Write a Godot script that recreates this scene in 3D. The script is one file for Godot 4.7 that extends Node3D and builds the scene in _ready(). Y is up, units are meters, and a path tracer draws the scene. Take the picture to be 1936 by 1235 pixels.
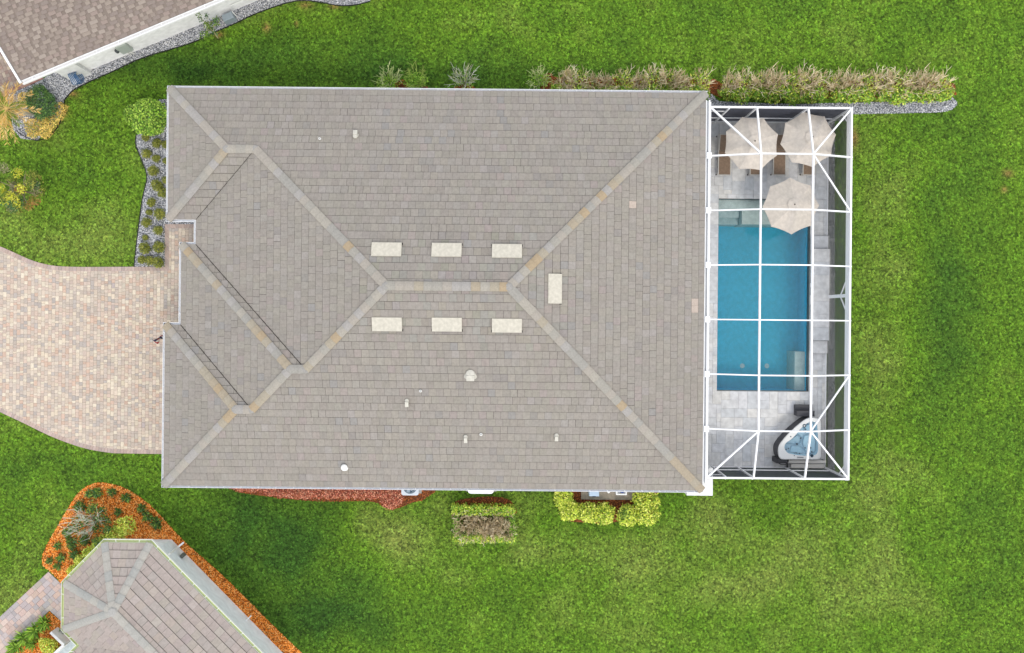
extends Node3D
# An aerial view straight down on a single-storey house with a tiled hip roof, its pool in a screen enclosure, lawn and two neighbours.

const EYE := 40.0          # height of the camera above the lawn
const FOCAL := 1600.0      # focal length in photograph pixels (1936 wide)
const PX := 969.0          # the point straight below the camera, in photograph pixels
const PY := 600.0
const TURN := 0.0096       # the house stands turned this much in the photograph

var rng := RandomNumberGenerator.new()
var used := {}
var excl: Array = []       # ground outlines where no lawn grows
var TEX := {}
var MAT := {}
var slow := FastNoiseLite.new()
var mid_noise := FastNoiseLite.new()

# ---------------------------------------------------------------- mesh builder
class MB:
	var v := PackedVector3Array()
	var n := PackedVector3Array()
	var c := PackedColorArray()
	func tri(a: Vector3, b: Vector3, d: Vector3, col: Color, out: Vector3) -> void:
		var k := (b - a).cross(d - a)
		if k.length_squared() < 1e-14:
			return
		if k.dot(out) > 0.0:
			var t := b
			b = d
			d = t
		else:
			k = -k
		k = k.normalized()
		v.append(a); v.append(b); v.append(d)
		n.append(k); n.append(k); n.append(k)
		c.append(col); c.append(col); c.append(col)
	func trin(a: Vector3, b: Vector3, d: Vector3, na: Vector3, nb: Vector3, nd: Vector3, col: Color) -> void:
		if (b - a).cross(d - a).dot(na + nb + nd) > 0.0:
			var t := b
			b = d
			d = t
			t = nb
			nb = nd
			nd = t
		v.append(a); v.append(b); v.append(d)
		n.append(na); n.append(nb); n.append(nd)
		c.append(col); c.append(col); c.append(col)
	func quad(a: Vector3, b: Vector3, d: Vector3, e: Vector3, col: Color, out: Vector3) -> void:
		tri(a, b, d, col, out)
		tri(a, d, e, col, out)
	# a box given by a frame: centre, three half axes
	func obox(o: Vector3, x: Vector3, y: Vector3, z: Vector3, col: Color) -> void:
		for s in [-1.0, 1.0]:
			quad(o + x * s - y - z, o + x * s + y - z, o + x * s + y + z, o + x * s - y + z, col, x * s)
			quad(o + y * s - x - z, o + y * s + x - z, o + y * s + x + z, o + y * s - x + z, col, y * s)
			quad(o + z * s - x - y, o + z * s + x - y, o + z * s + x + y, o + z * s - x + y, col, z * s)
	func box(lo: Vector3, hi: Vector3, col: Color) -> void:
		obox((lo + hi) / 2.0, Vector3((hi.x - lo.x) / 2.0, 0, 0), Vector3(0, (hi.y - lo.y) / 2.0, 0), Vector3(0, 0, (hi.z - lo.z) / 2.0), col)
	# box with its top edges chamfered
	func cbox(lo: Vector3, hi: Vector3, b: float, col: Color) -> void:
		var p := PackedVector2Array([Vector2(lo.x, lo.z), Vector2(hi.x, lo.z), Vector2(hi.x, hi.z), Vector2(lo.x, hi.z)])
		var q := PackedVector2Array([Vector2(lo.x + b, lo.z + b), Vector2(hi.x - b, lo.z + b), Vector2(hi.x - b, hi.z - b), Vector2(lo.x + b, hi.z - b)])
		var mid := Vector3((lo.x + hi.x) / 2.0, lo.y, (lo.z + hi.z) / 2.0)
		for i in 4:
			var j := (i + 1) % 4
			var a := Vector3(p[i].x, lo.y, p[i].y)
			var d := Vector3(p[j].x, lo.y, p[j].y)
			var up := Vector3(0, hi.y - b - lo.y, 0)
			var out := (a + d) / 2.0 - mid
			quad(a, d, d + up, a + up, col, out)
			quad(a + up, d + up, Vector3(q[j].x, hi.y, q[j].y), Vector3(q[i].x, hi.y, q[i].y), col, out + Vector3(0, 1, 0))
		quad(Vector3(q[0].x, hi.y, q[0].y), Vector3(q[1].x, hi.y, q[1].y), Vector3(q[2].x, hi.y, q[2].y), Vector3(q[3].x, hi.y, q[3].y), col, Vector3.UP)
	# a beam of rectangular section between two points
	func beam(a: Vector3, b: Vector3, w: float, h: float, col: Color) -> void:
		var z := (b - a) / 2.0
		var side := z.cross(Vector3.UP)
		if side.length() < 1e-4:
			side = Vector3.RIGHT
		side = side.normalized()
		var up := side.cross(z).normalized()
		obox((a + b) / 2.0, side * w / 2.0, up * h / 2.0, z, col)
	func tube(pts: Array, r: Array, sides: int, col: Color, cap := false) -> void:
		var m := pts.size()
		var rings: Array = []
		for i in m:
			var d: Vector3 = (pts[mini(i + 1, m - 1)] - pts[maxi(i - 1, 0)]).normalized()
			var s := d.cross(Vector3.UP if absf(d.y) < 0.9 else Vector3.RIGHT).normalized()
			var t := s.cross(d).normalized()
			var ring: Array = []
			for k in sides:
				var a := TAU * k / sides
				ring.append(s * cos(a) + t * sin(a))
			rings.append(ring)
		for i in m - 1:
			for k in sides:
				var j := (k + 1) % sides
				var n0: Vector3 = rings[i][k]
				var n1: Vector3 = rings[i][j]
				var n2: Vector3 = rings[i + 1][j]
				var n3: Vector3 = rings[i + 1][k]
				var a: Vector3 = pts[i] + n0 * r[i]
				var b: Vector3 = pts[i] + n1 * r[i]
				var d: Vector3 = pts[i + 1] + n2 * r[i + 1]
				var e: Vector3 = pts[i + 1] + n3 * r[i + 1]
				trin(a, b, d, n0, n1, n2, col)
				trin(a, d, e, n0, n2, n3, col)
		if cap:
			for end in [0, m - 1]:
				var out: Vector3 = (pts[end] - pts[1 if end == 0 else m - 2])
				for k in range(1, sides - 1):
					tri(pts[end] + rings[end][0] * r[end], pts[end] + rings[end][k] * r[end], pts[end] + rings[end][k + 1] * r[end], col, out)
	# a flat slab with any outline (x, z)
	func prism(poly: PackedVector2Array, y0: float, y1: float, col: Color, bottom := false) -> void:
		var m := poly.size()
		if m < 3:
			return
		if m == 4 or m == 3:
			for i in range(1, m - 1):
				tri(Vector3(poly[0].x, y1, poly[0].y), Vector3(poly[i].x, y1, poly[i].y), Vector3(poly[i + 1].x, y1, poly[i + 1].y), col, Vector3.UP)
		else:
			var t := Geometry2D.triangulate_polygon(poly)
			for i in range(0, t.size(), 3):
				tri(Vector3(poly[t[i]].x, y1, poly[t[i]].y), Vector3(poly[t[i + 1]].x, y1, poly[t[i + 1]].y), Vector3(poly[t[i + 2]].x, y1, poly[t[i + 2]].y), col, Vector3.UP)
				if bottom:
					tri(Vector3(poly[t[i]].x, y0, poly[t[i]].y), Vector3(poly[t[i + 1]].x, y0, poly[t[i + 1]].y), Vector3(poly[t[i + 2]].x, y0, poly[t[i + 2]].y), col, Vector3.DOWN)
		if y1 - y0 < 1e-4:
			return
		var flip := 1.0 if Geometry2D.is_polygon_clockwise(poly) else -1.0
		for i in m:
			var a := poly[i]
			var b := poly[(i + 1) % m]
			var e := (b - a)
			var out := Vector3(-e.y, 0, e.x) * flip
			quad(Vector3(a.x, y0, a.y), Vector3(b.x, y0, b.y), Vector3(b.x, y1, b.y), Vector3(a.x, y1, a.y), col, out)
	func ribbon(poly: PackedVector2Array, y0: float, y1: float, col: Color) -> void:
		var flip := 1.0 if Geometry2D.is_polygon_clockwise(poly) else -1.0
		for i in poly.size():
			var a := poly[i]
			var b := poly[(i + 1) % poly.size()]
			var e := b - a
			quad(Vector3(a.x, y0, a.y), Vector3(b.x, y0, b.y), Vector3(b.x, y1, b.y), Vector3(a.x, y1, a.y), col, Vector3(-e.y, 0, e.x) * flip)
	# a turned shape: profile of (radius, height) about an upright axis
	func lathe(o: Vector3, prof: Array, sides: int, col: Color) -> void:
		for i in prof.size() - 1:
			var p: Vector2 = prof[i]
			var q: Vector2 = prof[i + 1]
			var e := q - p
			var nn := Vector2(e.y, -e.x).normalized()
			for k in sides:
				var a := TAU * k / sides
				var b := TAU * (k + 1) / sides
				var da := Vector3(cos(a), 0, sin(a))
				var db := Vector3(cos(b), 0, sin(b))
				var na := da * nn.x + Vector3.UP * nn.y
				var nb := db * nn.x + Vector3.UP * nn.y
				var p0 := o + da * p.x + Vector3.UP * p.y
				var p1 := o + db * p.x + Vector3.UP * p.y
				var q0 := o + da * q.x + Vector3.UP * q.y
				var q1 := o + db * q.x + Vector3.UP * q.y
				if p.x > 1e-5:
					trin(p0, p1, q1, na, nb, nb, col)
				if q.x > 1e-5:
					trin(p0, q1, q0, na, nb, na, col)
	func leaf(p: Vector3, along: Vector3, face: Vector3, l: float, w: float, col: Color) -> void:
		var s := along.cross(face).normalized() * w * 0.5
		var m := p + along * l * 0.45 - face * l * 0.06
		var tip := p + along * l
		tri(p, m + s, tip, col, face)
		tri(p, m - s, tip, col, face)
	func mesh() -> ArrayMesh:
		var arr := []
		arr.resize(Mesh.ARRAY_MAX)
		arr[Mesh.ARRAY_VERTEX] = v
		arr[Mesh.ARRAY_NORMAL] = n
		arr[Mesh.ARRAY_COLOR] = c
		var m := ArrayMesh.new()
		if v.size() > 0:
			m.add_surface_from_arrays(Mesh.PRIMITIVE_TRIANGLES, arr)
		return m

# ---------------------------------------------------------------- helpers
func at(x: float, y: float, h := 0.0) -> Vector3:      # photograph pixel and height above the lawn -> point
	var X := (x - PX) / FOCAL * (EYE - h)
	var Z := (y - PY) / FOCAL * (EYE - h)
	return Vector3(X * cos(TURN) + Z * sin(TURN), h, -X * sin(TURN) + Z * cos(TURN))
func at2(x: float, y: float, h := 0.0) -> Vector2:
	var p := at(x, y, h)
	return Vector2(p.x, p.z)
func outline(list: Array, h := 0.0) -> PackedVector2Array:
	var r := PackedVector2Array()
	for i in range(0, list.size(), 2):
		r.append(at2(list[i], list[i + 1], h))
	return r
func smooth(list: Array, closed: bool, steps := 6, h := 0.0) -> PackedVector2Array:
	var p := outline(list, h)
	var m := p.size()
	var r := PackedVector2Array()
	var segs := m if closed else m - 1
	for i in segs:
		var p0 := p[(i - 1 + m) % m] if closed else p[maxi(i - 1, 0)]
		var p3 := p[(i + 2) % m] if closed else p[mini(i + 2, m - 1)]
		for k in steps:
			r.append(p[i].cubic_interpolate(p[(i + 1) % m], p0, p3, float(k) / steps))
	if not closed:
		r.append(p[m - 1])
	return r
func lin(r: float, g: float, b: float, k := 1.0) -> Color:   # 0-255 sRGB -> linear value times k
	var c := Color(r / 255.0, g / 255.0, b / 255.0).srgb_to_linear()
	return Color(c.r * k, c.g * k, c.b * k)
func vary(c: Color, amount: float) -> Color:
	var k := 1.0 + rng.randf_range(-amount, amount)
	return Color(c.r * k, c.g * k, c.b * k)
func pick(list: Array):
	return list[rng.randi() % list.size()]
func numbered(called: String, parent: Node) -> String:
	var key := str(parent.get_instance_id()) + called
	var k: int = used.get(key, 0)
	used[key] = k + 1
	return called if k == 0 else "%s_%03d" % [called, k]
func thing(called: String, label: String, category: String, where := Vector3.ZERO, turn := 0.0, group := "") -> Node3D:
	var o := Node3D.new()
	o.name = numbered(called, self)
	add_child(o)
	o.position = where
	o.rotation.y = turn
	tag(o, label, category, group)
	return o
func tag(o: Node, label := "", category := "", group := "", kind := "") -> void:
	if label: o.set_meta("label", label)
	if category: o.set_meta("category", category)
	if group: o.set_meta("group", group)
	if kind: o.set_meta("kind", kind)
func put(m: Mesh, called: String, material: Material, parent: Node = self) -> MeshInstance3D:
	var o := MeshInstance3D.new()
	o.mesh = m
	o.material_override = material
	o.name = numbered(called, parent)
	parent.add_child(o)
	return o
func copy_thing(src: Node3D, called: String, label := "") -> Node3D:
	var o: Node3D = src.duplicate()
	o.name = numbered(called, self)
	add_child(o)
	if label: o.set_meta("label", label)
	return o

func noise_image(size: int, freq: float, octaves: int, lo: float, hi: float, sd: int, gain := 0.55) -> ImageTexture:
	var f := FastNoiseLite.new()
	f.seed = sd
	f.frequency = freq
	f.fractal_octaves = octaves
	f.fractal_gain = gain
	f.noise_type = FastNoiseLite.TYPE_SIMPLEX_SMOOTH
	var src := f.get_seamless_image(size, size)
	var im := Image.create_empty(size, size, false, Image.FORMAT_RGB8)
	for y in size:
		for x in size:
			var k := lerpf(lo, hi, src.get_pixel(x, y).r)
			im.set_pixel(x, y, Color(k, k, k))
	return ImageTexture.create_from_image(im)
func mat(called: String, rough: float, tex: Texture2D = null, scale := 1.0, bump: Texture2D = null, bump_cm := 0.0) -> StandardMaterial3D:
	var m := StandardMaterial3D.new()
	m.resource_name = called
	m.vertex_color_use_as_albedo = true
	m.roughness = rough
	m.metallic_specular = 0.35
	if tex:
		m.albedo_texture = tex
		m.uv1_triplanar = true
		m.uv1_world_triplanar = true
		m.uv1_scale = Vector3(scale, scale, scale)
	if bump:
		m.heightmap_enabled = true
		m.heightmap_texture = bump
		m.heightmap_scale = bump_cm
	MAT[called] = m
	return m

# ---------------------------------------------------------------- foliage
func rand_dir() -> Vector3:
	var z := rng.randf_range(-1, 1)
	var a := rng.randf_range(0, TAU)
	var r := sqrt(1.0 - z * z)
	return Vector3(r * cos(a), z, r * sin(a))
func leafy(mb: MB, o: Vector3, r: Vector3, count: int, size: float, pal: Array, boxy := false, inner := 0.55, wide := 0.6, lump := 0.22) -> void:
	var bumps: Array = []
	for k in 14:
		var d0 := rand_dir()
		d0.y = absf(d0.y)
		bumps.append(d0)
	for k in count:
		var d := rand_dir()
		if d.y < -0.35:
			d.y = -d.y
		var p: Vector3
		var rad := lerpf(inner, 1.0, pow(rng.randf(), 0.45))
		if boxy:
			var q := Vector3(rng.randf_range(-1, 1), rng.randf_range(-0.8, 1), rng.randf_range(-1, 1))
			if rng.randf() < 0.75:
				var m := maxf(absf(q.x), maxf(absf(q.y), absf(q.z)))
				if rng.randf() < 0.6:
					q.y = rng.randf_range(0.75, 1.05)
				else:
					q /= m
			q.y += mid_noise.get_noise_2d((o.x + q.x * r.x) * 160.0, (o.z + q.z * r.z) * 160.0) * 0.25
			var c := q
			c.y = 0.0
			if absf(q.x) > 0.8 and absf(q.z) > 0.8:
				q.x *= 0.93
				q.z *= 0.93
			q.x += mid_noise.get_noise_2d((o.z + q.z * r.z) * 130.0, 40.0) * 0.12
			q.z += mid_noise.get_noise_2d((o.x + q.x * r.x) * 130.0, 90.0) * 0.16
			p = o + q * r
			d = (q + Vector3(0, 0.8, 0)).normalized()
		else:
			var best := 0.0
			for b in bumps:
				best = maxf(best, b.dot(d))
			rad *= 1.0 - lump + lump * smoothstep(0.72, 0.97, best) * 1.4
			p = o + d * r * rad
		var face := (d + Vector3(0, 0.7, 0) + rand_dir() * 0.75).normalized()
		var along := face.cross(rand_dir()).normalized()
		var l := size * rng.randf_range(0.65, 1.3)
		var tint: Color = vary(pick(pal), 0.25)
		mb.leaf(p, along, face, l, l * wide, Color(tint.r * 1.32, tint.g * 1.32, tint.b * 1.32))
func stems(mb: MB, o: Vector3, n: int, spread: float, h: float, rad: float, col: Color) -> void:
	for k in n:
		var a := rng.randf_range(0, TAU)
		var b := o + Vector3(cos(a), 0, sin(a)) * spread * 0.12
		var t := o + Vector3(cos(a), 0, sin(a)) * spread * rng.randf_range(0.3, 0.8) + Vector3(0, h * rng.randf_range(0.6, 0.9), 0)
		mb.tube([b, b.lerp(t, 0.5) + Vector3(0, h * 0.08, 0), t], [rad, rad * 0.75, rad * 0.4], 5, col)
func shrub(called: String, label: String, category: String, where: Vector3, r: Vector3, count: int, size: float, pal: Array, group := "", boxy := false, turn := 0.0, inner := 0.55, wide := 0.6) -> Node3D:
	var t := thing(called, label, category, where, turn, group)
	var s := MB.new()
	if boxy:
		var nn := int(clampf(r.x / 0.3, 2, 14))
		for k in nn:
			stems(s, Vector3(lerpf(-r.x, r.x, (k + 0.5) / nn) * 0.85, 0, 0), 3, r.z * 0.6, r.y * 1.3, 0.014, lin(95, 80, 62))
	else:
		stems(s, Vector3.ZERO, 6, minf(r.x, r.z), r.y * 1.2, 0.016, lin(95, 80, 62))
	put(s.mesh(), "stem", MAT.bark, t)
	var f := MB.new()
	leafy(f, Vector3(0, r.y, 0), r, count, size, pal, boxy, inner, wide)
	put(f.mesh(), "foliage", MAT.leaf, t)
	return t
# a shrub that has lost most of its leaves: pale forked stems that lean outwards, leaves low down
func leggy_mesh(r: float, h: float, n: int, col: Array, lean: Vector3, long := 1.0) -> MB:
	var s := MB.new()
	for k in n:
		var a := rng.randf_range(0, TAU)
		var out := Vector3(cos(a), 0, sin(a))
		var b := out * r * rng.randf_range(0.02, 0.35) + Vector3(0, 0.02, 0)
		var t := out * r * rng.randf_range(0.35, 0.95) * long + lean * rng.randf_range(0.3, 1.0) + Vector3(0, h * rng.randf_range(0.7, 1.05), 0)
		var m := b.lerp(t, 0.5) + rand_dir() * r * 0.1 - out * r * 0.08
		var c := vary(pick(col), 0.2)
		s.tube([b, m, t], [0.017, 0.014, 0.008], 4, c)
		for j in 4:
			var u := rng.randf_range(0.35, 0.95)
			var from := (m.lerp(t, (u - 0.35) / 0.6)) if u > 0.35 else b
			var tip := from + ((t - m).normalized() + rand_dir() * 0.75).normalized() * r * rng.randf_range(0.25, 0.5)
			s.tube([from, from.lerp(tip, 0.55) + rand_dir() * 0.02, tip], [0.011, 0.009, 0.005], 3, vary(c, 0.15))
	return s

# ---------------------------------------------------------------- roofs
# Lays tiles on one roof face. O: a point of the eave, W: upslope direction in plan, poly: the face's outline in plan.
func tile_face(face: Dictionary, whole: Array, cut: MB, tw: float, ex: float, thick: float, pal: Array, odd: Array) -> void:
	var W: Vector2 = face.w
	var U := Vector2(W.y, -W.x)
	var O: Vector2 = face.o
	var s: float = face.s
	var poly: PackedVector2Array = face.poly
	var uv := PackedVector2Array()
	var u0 := 1e9; var u1 := -1e9; var v1 := -1e9
	for p in poly:
		var q := Vector2((p - O).dot(U), (p - O).dot(W))
		uv.append(q)
		u0 = minf(u0, q.x); u1 = maxf(u1, q.x); v1 = maxf(v1, q.y)
	var cs := 1.0 / sqrt(1.0 + s * s)
	var N := Vector3(-W.x * s, 1, -W.y * s) * cs
	var U3 := Vector3(U.x, 0, U.y)
	var S3 := Vector3(W.x * cs, s * cs, W.y * cs)
	var base := Vector3(O.x, face.e, O.y)
	var lap := 0.016      # the recessed line below the next course
	var row := 0
	var v := -0.04
	while v < v1:
		var u := u0 - tw * (0.5 + rng.randf_range(0.2, 0.8) + 0.5 * (row % 2))
		while u < u1:
			var g := rng.randf_range(0.001, 0.0035) if rng.randf() < 0.8 else rng.randf_range(0.004, 0.008)
			var rect := PackedVector2Array([Vector2(u + g, v), Vector2(u + tw - g, v), Vector2(u + tw - g, v + ex - lap), Vector2(u + g, v + ex - lap)])
			var got := Geometry2D.intersect_polygons(rect, uv)
			var col: Color = pick(pal)
			if rng.randf() < 0.15:
				col = pick(odd)
			col = vary(col, 0.03)
			var lift := rng.randf_range(-0.003, 0.004)
			for g2 in got:
				var area := 0.0
				for i in g2.size():
					area += g2[i].cross(g2[(i + 1) % g2.size()]) * 0.5
				area = absf(area)
				if area < 0.002:
					continue
				if area > (tw - 2 * g) * (ex - lap) * 0.999:
					var p := base + U3 * u + S3 * (v / cs)
					whole.append({"p": p, "u": U3, "n": N, "s": S3, "c": col, "g": g, "lift": lift, "l": (ex - lap) / cs})
				else:
					var top: Array = []
					for q in g2:
						top.append(base + U3 * q.x + S3 * (q.y / cs) + N * (lerpf(thick, thick * 0.35, clampf((q.y - v) / ex, 0, 1)) + lift))
					var t := Geometry2D.triangulate_polygon(g2)
					for i in range(0, t.size(), 3):
						cut.tri(top[t[i]], top[t[i + 1]], top[t[i + 2]], col, N)
					var mid := Vector3.ZERO
					for q in top:
						mid += q / top.size()
					for i in top.size():
						var a: Vector3 = top[i]
						var b: Vector3 = top[(i + 1) % top.size()]
						cut.quad(a, b, b - N * 0.02, a - N * 0.02, col, (a + b) / 2.0 - mid)
			u += tw
		row += 1
		v += ex
func tile_shape(mb: MB, o: Vector3, U: Vector3, N: Vector3, S: Vector3, w: float, g: float, l: float, thick: float, col: Color, edge := Color(0, 0, 0, 0)) -> void:
	var lo := 0.0
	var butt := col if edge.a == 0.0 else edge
	var a := o + U * g + N * thick
	var b := o + U * (w - g) + N * thick
	var d := o + U * (w - g) + S * l + N * thick * 0.35
	var e := o + U * g + S * l + N * thick * 0.35
	var a0 := o + U * g + N * lo
	var b0 := o + U * (w - g) + N * lo
	var ch := 0.006
	mb.quad(a + S * ch, b + S * ch, d, e, col, N)
	mb.quad(a + S * ch, b + S * ch, b - N * ch, a - N * ch, col, N - S)
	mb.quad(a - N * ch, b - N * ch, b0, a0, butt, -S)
	mb.quad(a + S * ch, e, e - N * thick * 0.35, a0, col, -U)
	mb.quad(b + S * ch, d, d - N * thick * 0.35, b0, col, U)
func lay_tiles(whole: Array, cut: MB, roof: Node3D, tw: float, thick: float, material: Material, piece: String, most := 290, view_from := Vector3(0, EYE, 0)) -> void:
	whole.sort_custom(func(a, b): return a.d < b.d)
	var shapes := {}
	for i in whole.size():
		var t: Dictionary = whole[i]
		if i < most:
			var tone := Color(snappedf(t.c.r, 0.012), snappedf(t.c.g, 0.012), snappedf(t.c.b, 0.012))
			var gg := snappedf(t.g, 0.003)
			var key := str(tone) + str(gg) + str(snappedf(t.l, 0.01))
			if not shapes.has(key):
				var mb := MB.new()
				tile_shape(mb, Vector3.ZERO, Vector3.RIGHT, Vector3.UP, Vector3.BACK, tw, gg, t.l, thick, tone)
				shapes[key] = mb.mesh()
			var o := put(shapes[key], piece, material, roof)
			o.transform = Transform3D(Basis(t.u, t.n, t.s), t.p + t.n * t.lift)
		else:
			tile_shape(cut, t.p + t.n * t.lift, t.u, t.n, t.s, tw, t.g, t.l, thick, t.c)
	var rest := put(cut.mesh(), piece + "_field", material, roof)
	rest.set_meta("kind", "stuff")
func by_view(whole: Array) -> void:
	for t in whole:
		var q := Vector3(t.p.x, EYE - t.p.y, t.p.z)
		t.d = t.p.distance_to(Vector3(0, EYE, 0))
		if absf(t.p.x) > 0.6 * q.y or absf(t.p.z) > 0.37 * q.y:
			t.d += 100.0
func cap_shape(w: float, l: float, rise: float, drop: float, col: Color) -> ArrayMesh:
	var mb := MB.new()
	var m := 8
	var prof: Array = []
	for i in m + 1:
		var x := lerpf(-1, 1, float(i) / m)
		prof.append(Vector2(x * w / 2.0, rise - drop * pow(absf(x), 1.7)))
	for i in m:
		var p: Vector2 = prof[i]
		var q: Vector2 = prof[i + 1]
		var a := Vector3(p.x, p.y + 0.018, 0)
		var b := Vector3(q.x, q.y + 0.018, 0)
		var d := Vector3(q.x * 0.94, q.y - 0.006, l)
		var e := Vector3(p.x * 0.94, p.y - 0.006, l)
		mb.quad(a, b, d, e, col, Vector3(p.x + q.x, w, 0))
		mb.quad(a, b, b - Vector3(0, 0.03, 0), a - Vector3(0, 0.03, 0), col, Vector3(0, 0, -1))
	for s in [0, m]:
		var p: Vector2 = prof[s]
		var a := Vector3(p.x, p.y + 0.018, 0)
		var e := Vector3(p.x * 0.94, p.y - 0.006, l)
		mb.quad(a, e, e - Vector3(0, 0.06, 0), a - Vector3(0, 0.06, 0), col, Vector3(p.x, 0, 0))
	return mb.mesh()
func lay_caps(roof: Node3D, a: Vector3, b: Vector3, pal: Array, shapes: Dictionary, w := 0.31, stained := 0.12, stain_pal := [], l := 0.36) -> void:
	if a.y > b.y:
		var t := a
		a = b
		b = t
	var d := b - a
	var count := maxi(1, roundi(d.length() / l))
	var step := d.length() / count
	var z := d.normalized()
	var x := Vector3.UP.cross(z).normalized()
	var y := z.cross(x)
	var run := 0
	for i in count:
		var col: Color = pick(pal)
		if run > 0:
			run -= 1
			col = pick(stain_pal)
		elif rng.randf() < stained:
			run = rng.randi_range(0, 2)
			col = pick(stain_pal)
		var key := str(col) + str(w)
		if not shapes.has(key):
			shapes[key] = cap_shape(w, 1.0, 0.055, 0.075 if absf(z.y) < 0.02 else 0.06, col)
		var o := put(shapes[key], "ridge_cap", MAT.cap, roof)
		o.transform = Transform3D(Basis(x, y, z * step * 1.07), a + z * step * i + y * rng.randf_range(-0.003, 0.004))
func mitre(poly: PackedVector2Array, d: float) -> PackedVector2Array:
	var m := poly.size()
	var s := 1.0 if Geometry2D.is_polygon_clockwise(poly) else -1.0
	var r := PackedVector2Array()
	for i in m:
		var e0 := (poly[i] - poly[(i - 1 + m) % m]).normalized()
		var e1 := (poly[(i + 1) % m] - poly[i]).normalized()
		var n0 := Vector2(-e0.y, e0.x) * s
		var n1 := Vector2(-e1.y, e1.x) * s
		var b := (n0 + n1).normalized()
		r.append(poly[i] + b * d / maxf(0.3, b.dot(n0)))
	return r
func gutters(parent: Node3D, poly: PackedVector2Array, e: float, material: Material, col: Color, skip := [], inside := Color(0, 0, 0, 0), width := 0.10) -> void:
	var lines := [mitre(poly, 0.005), mitre(poly, width - 0.014), mitre(poly, width)]
	var m := poly.size()
	for i in m:
		if i in skip:
			continue
		var j := (i + 1) % m
		var mb := MB.new()
		var p := func(k: int, q: int, y: float) -> Vector3: return Vector3(lines[k][q].x, y, lines[k][q].y)
		var out: Vector3 = p.call(2, i, 0) + p.call(2, j, 0) - p.call(0, i, 0) - p.call(0, j, 0)
		var ci := col if inside.a == 0.0 else inside
		mb.quad(p.call(0, i, e - 0.10), p.call(0, j, e - 0.10), p.call(1, j, e - 0.10), p.call(1, i, e - 0.10), ci, Vector3.UP)
		mb.quad(p.call(1, i, e - 0.10), p.call(1, j, e - 0.10), p.call(1, j, e), p.call(1, i, e), ci, -out)
		mb.quad(p.call(1, i, e), p.call(1, j, e), p.call(2, j, e), p.call(2, i, e), col, Vector3.UP)
		mb.quad(p.call(2, i, e), p.call(2, j, e), p.call(2, j, e - 0.12), p.call(2, i, e - 0.12), col, out)
		mb.quad(p.call(2, i, e - 0.12), p.call(2, j, e - 0.12), p.call(0, j, e - 0.12), p.call(0, i, e - 0.12), col, Vector3.DOWN)
		mb.quad(p.call(0, i, e - 0.12), p.call(0, j, e - 0.12), p.call(0, j, e - 0.02), p.call(0, i, e - 0.02), col, out)
		# hangers across the trough
		var len: float = (p.call(1, i, 0) - p.call(1, j, 0)).length()
		var nn := int(len / 0.75)
		for k in nn:
			var t := (k + 0.5) / nn
			mb.beam(p.call(0, i, e - 0.012).lerp(p.call(0, j, e - 0.012), t), p.call(1, i, e - 0.012).lerp(p.call(1, j, e - 0.012), t), 0.02, 0.006, col)
		put(mb.mesh(), "gutter", material, parent)

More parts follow.
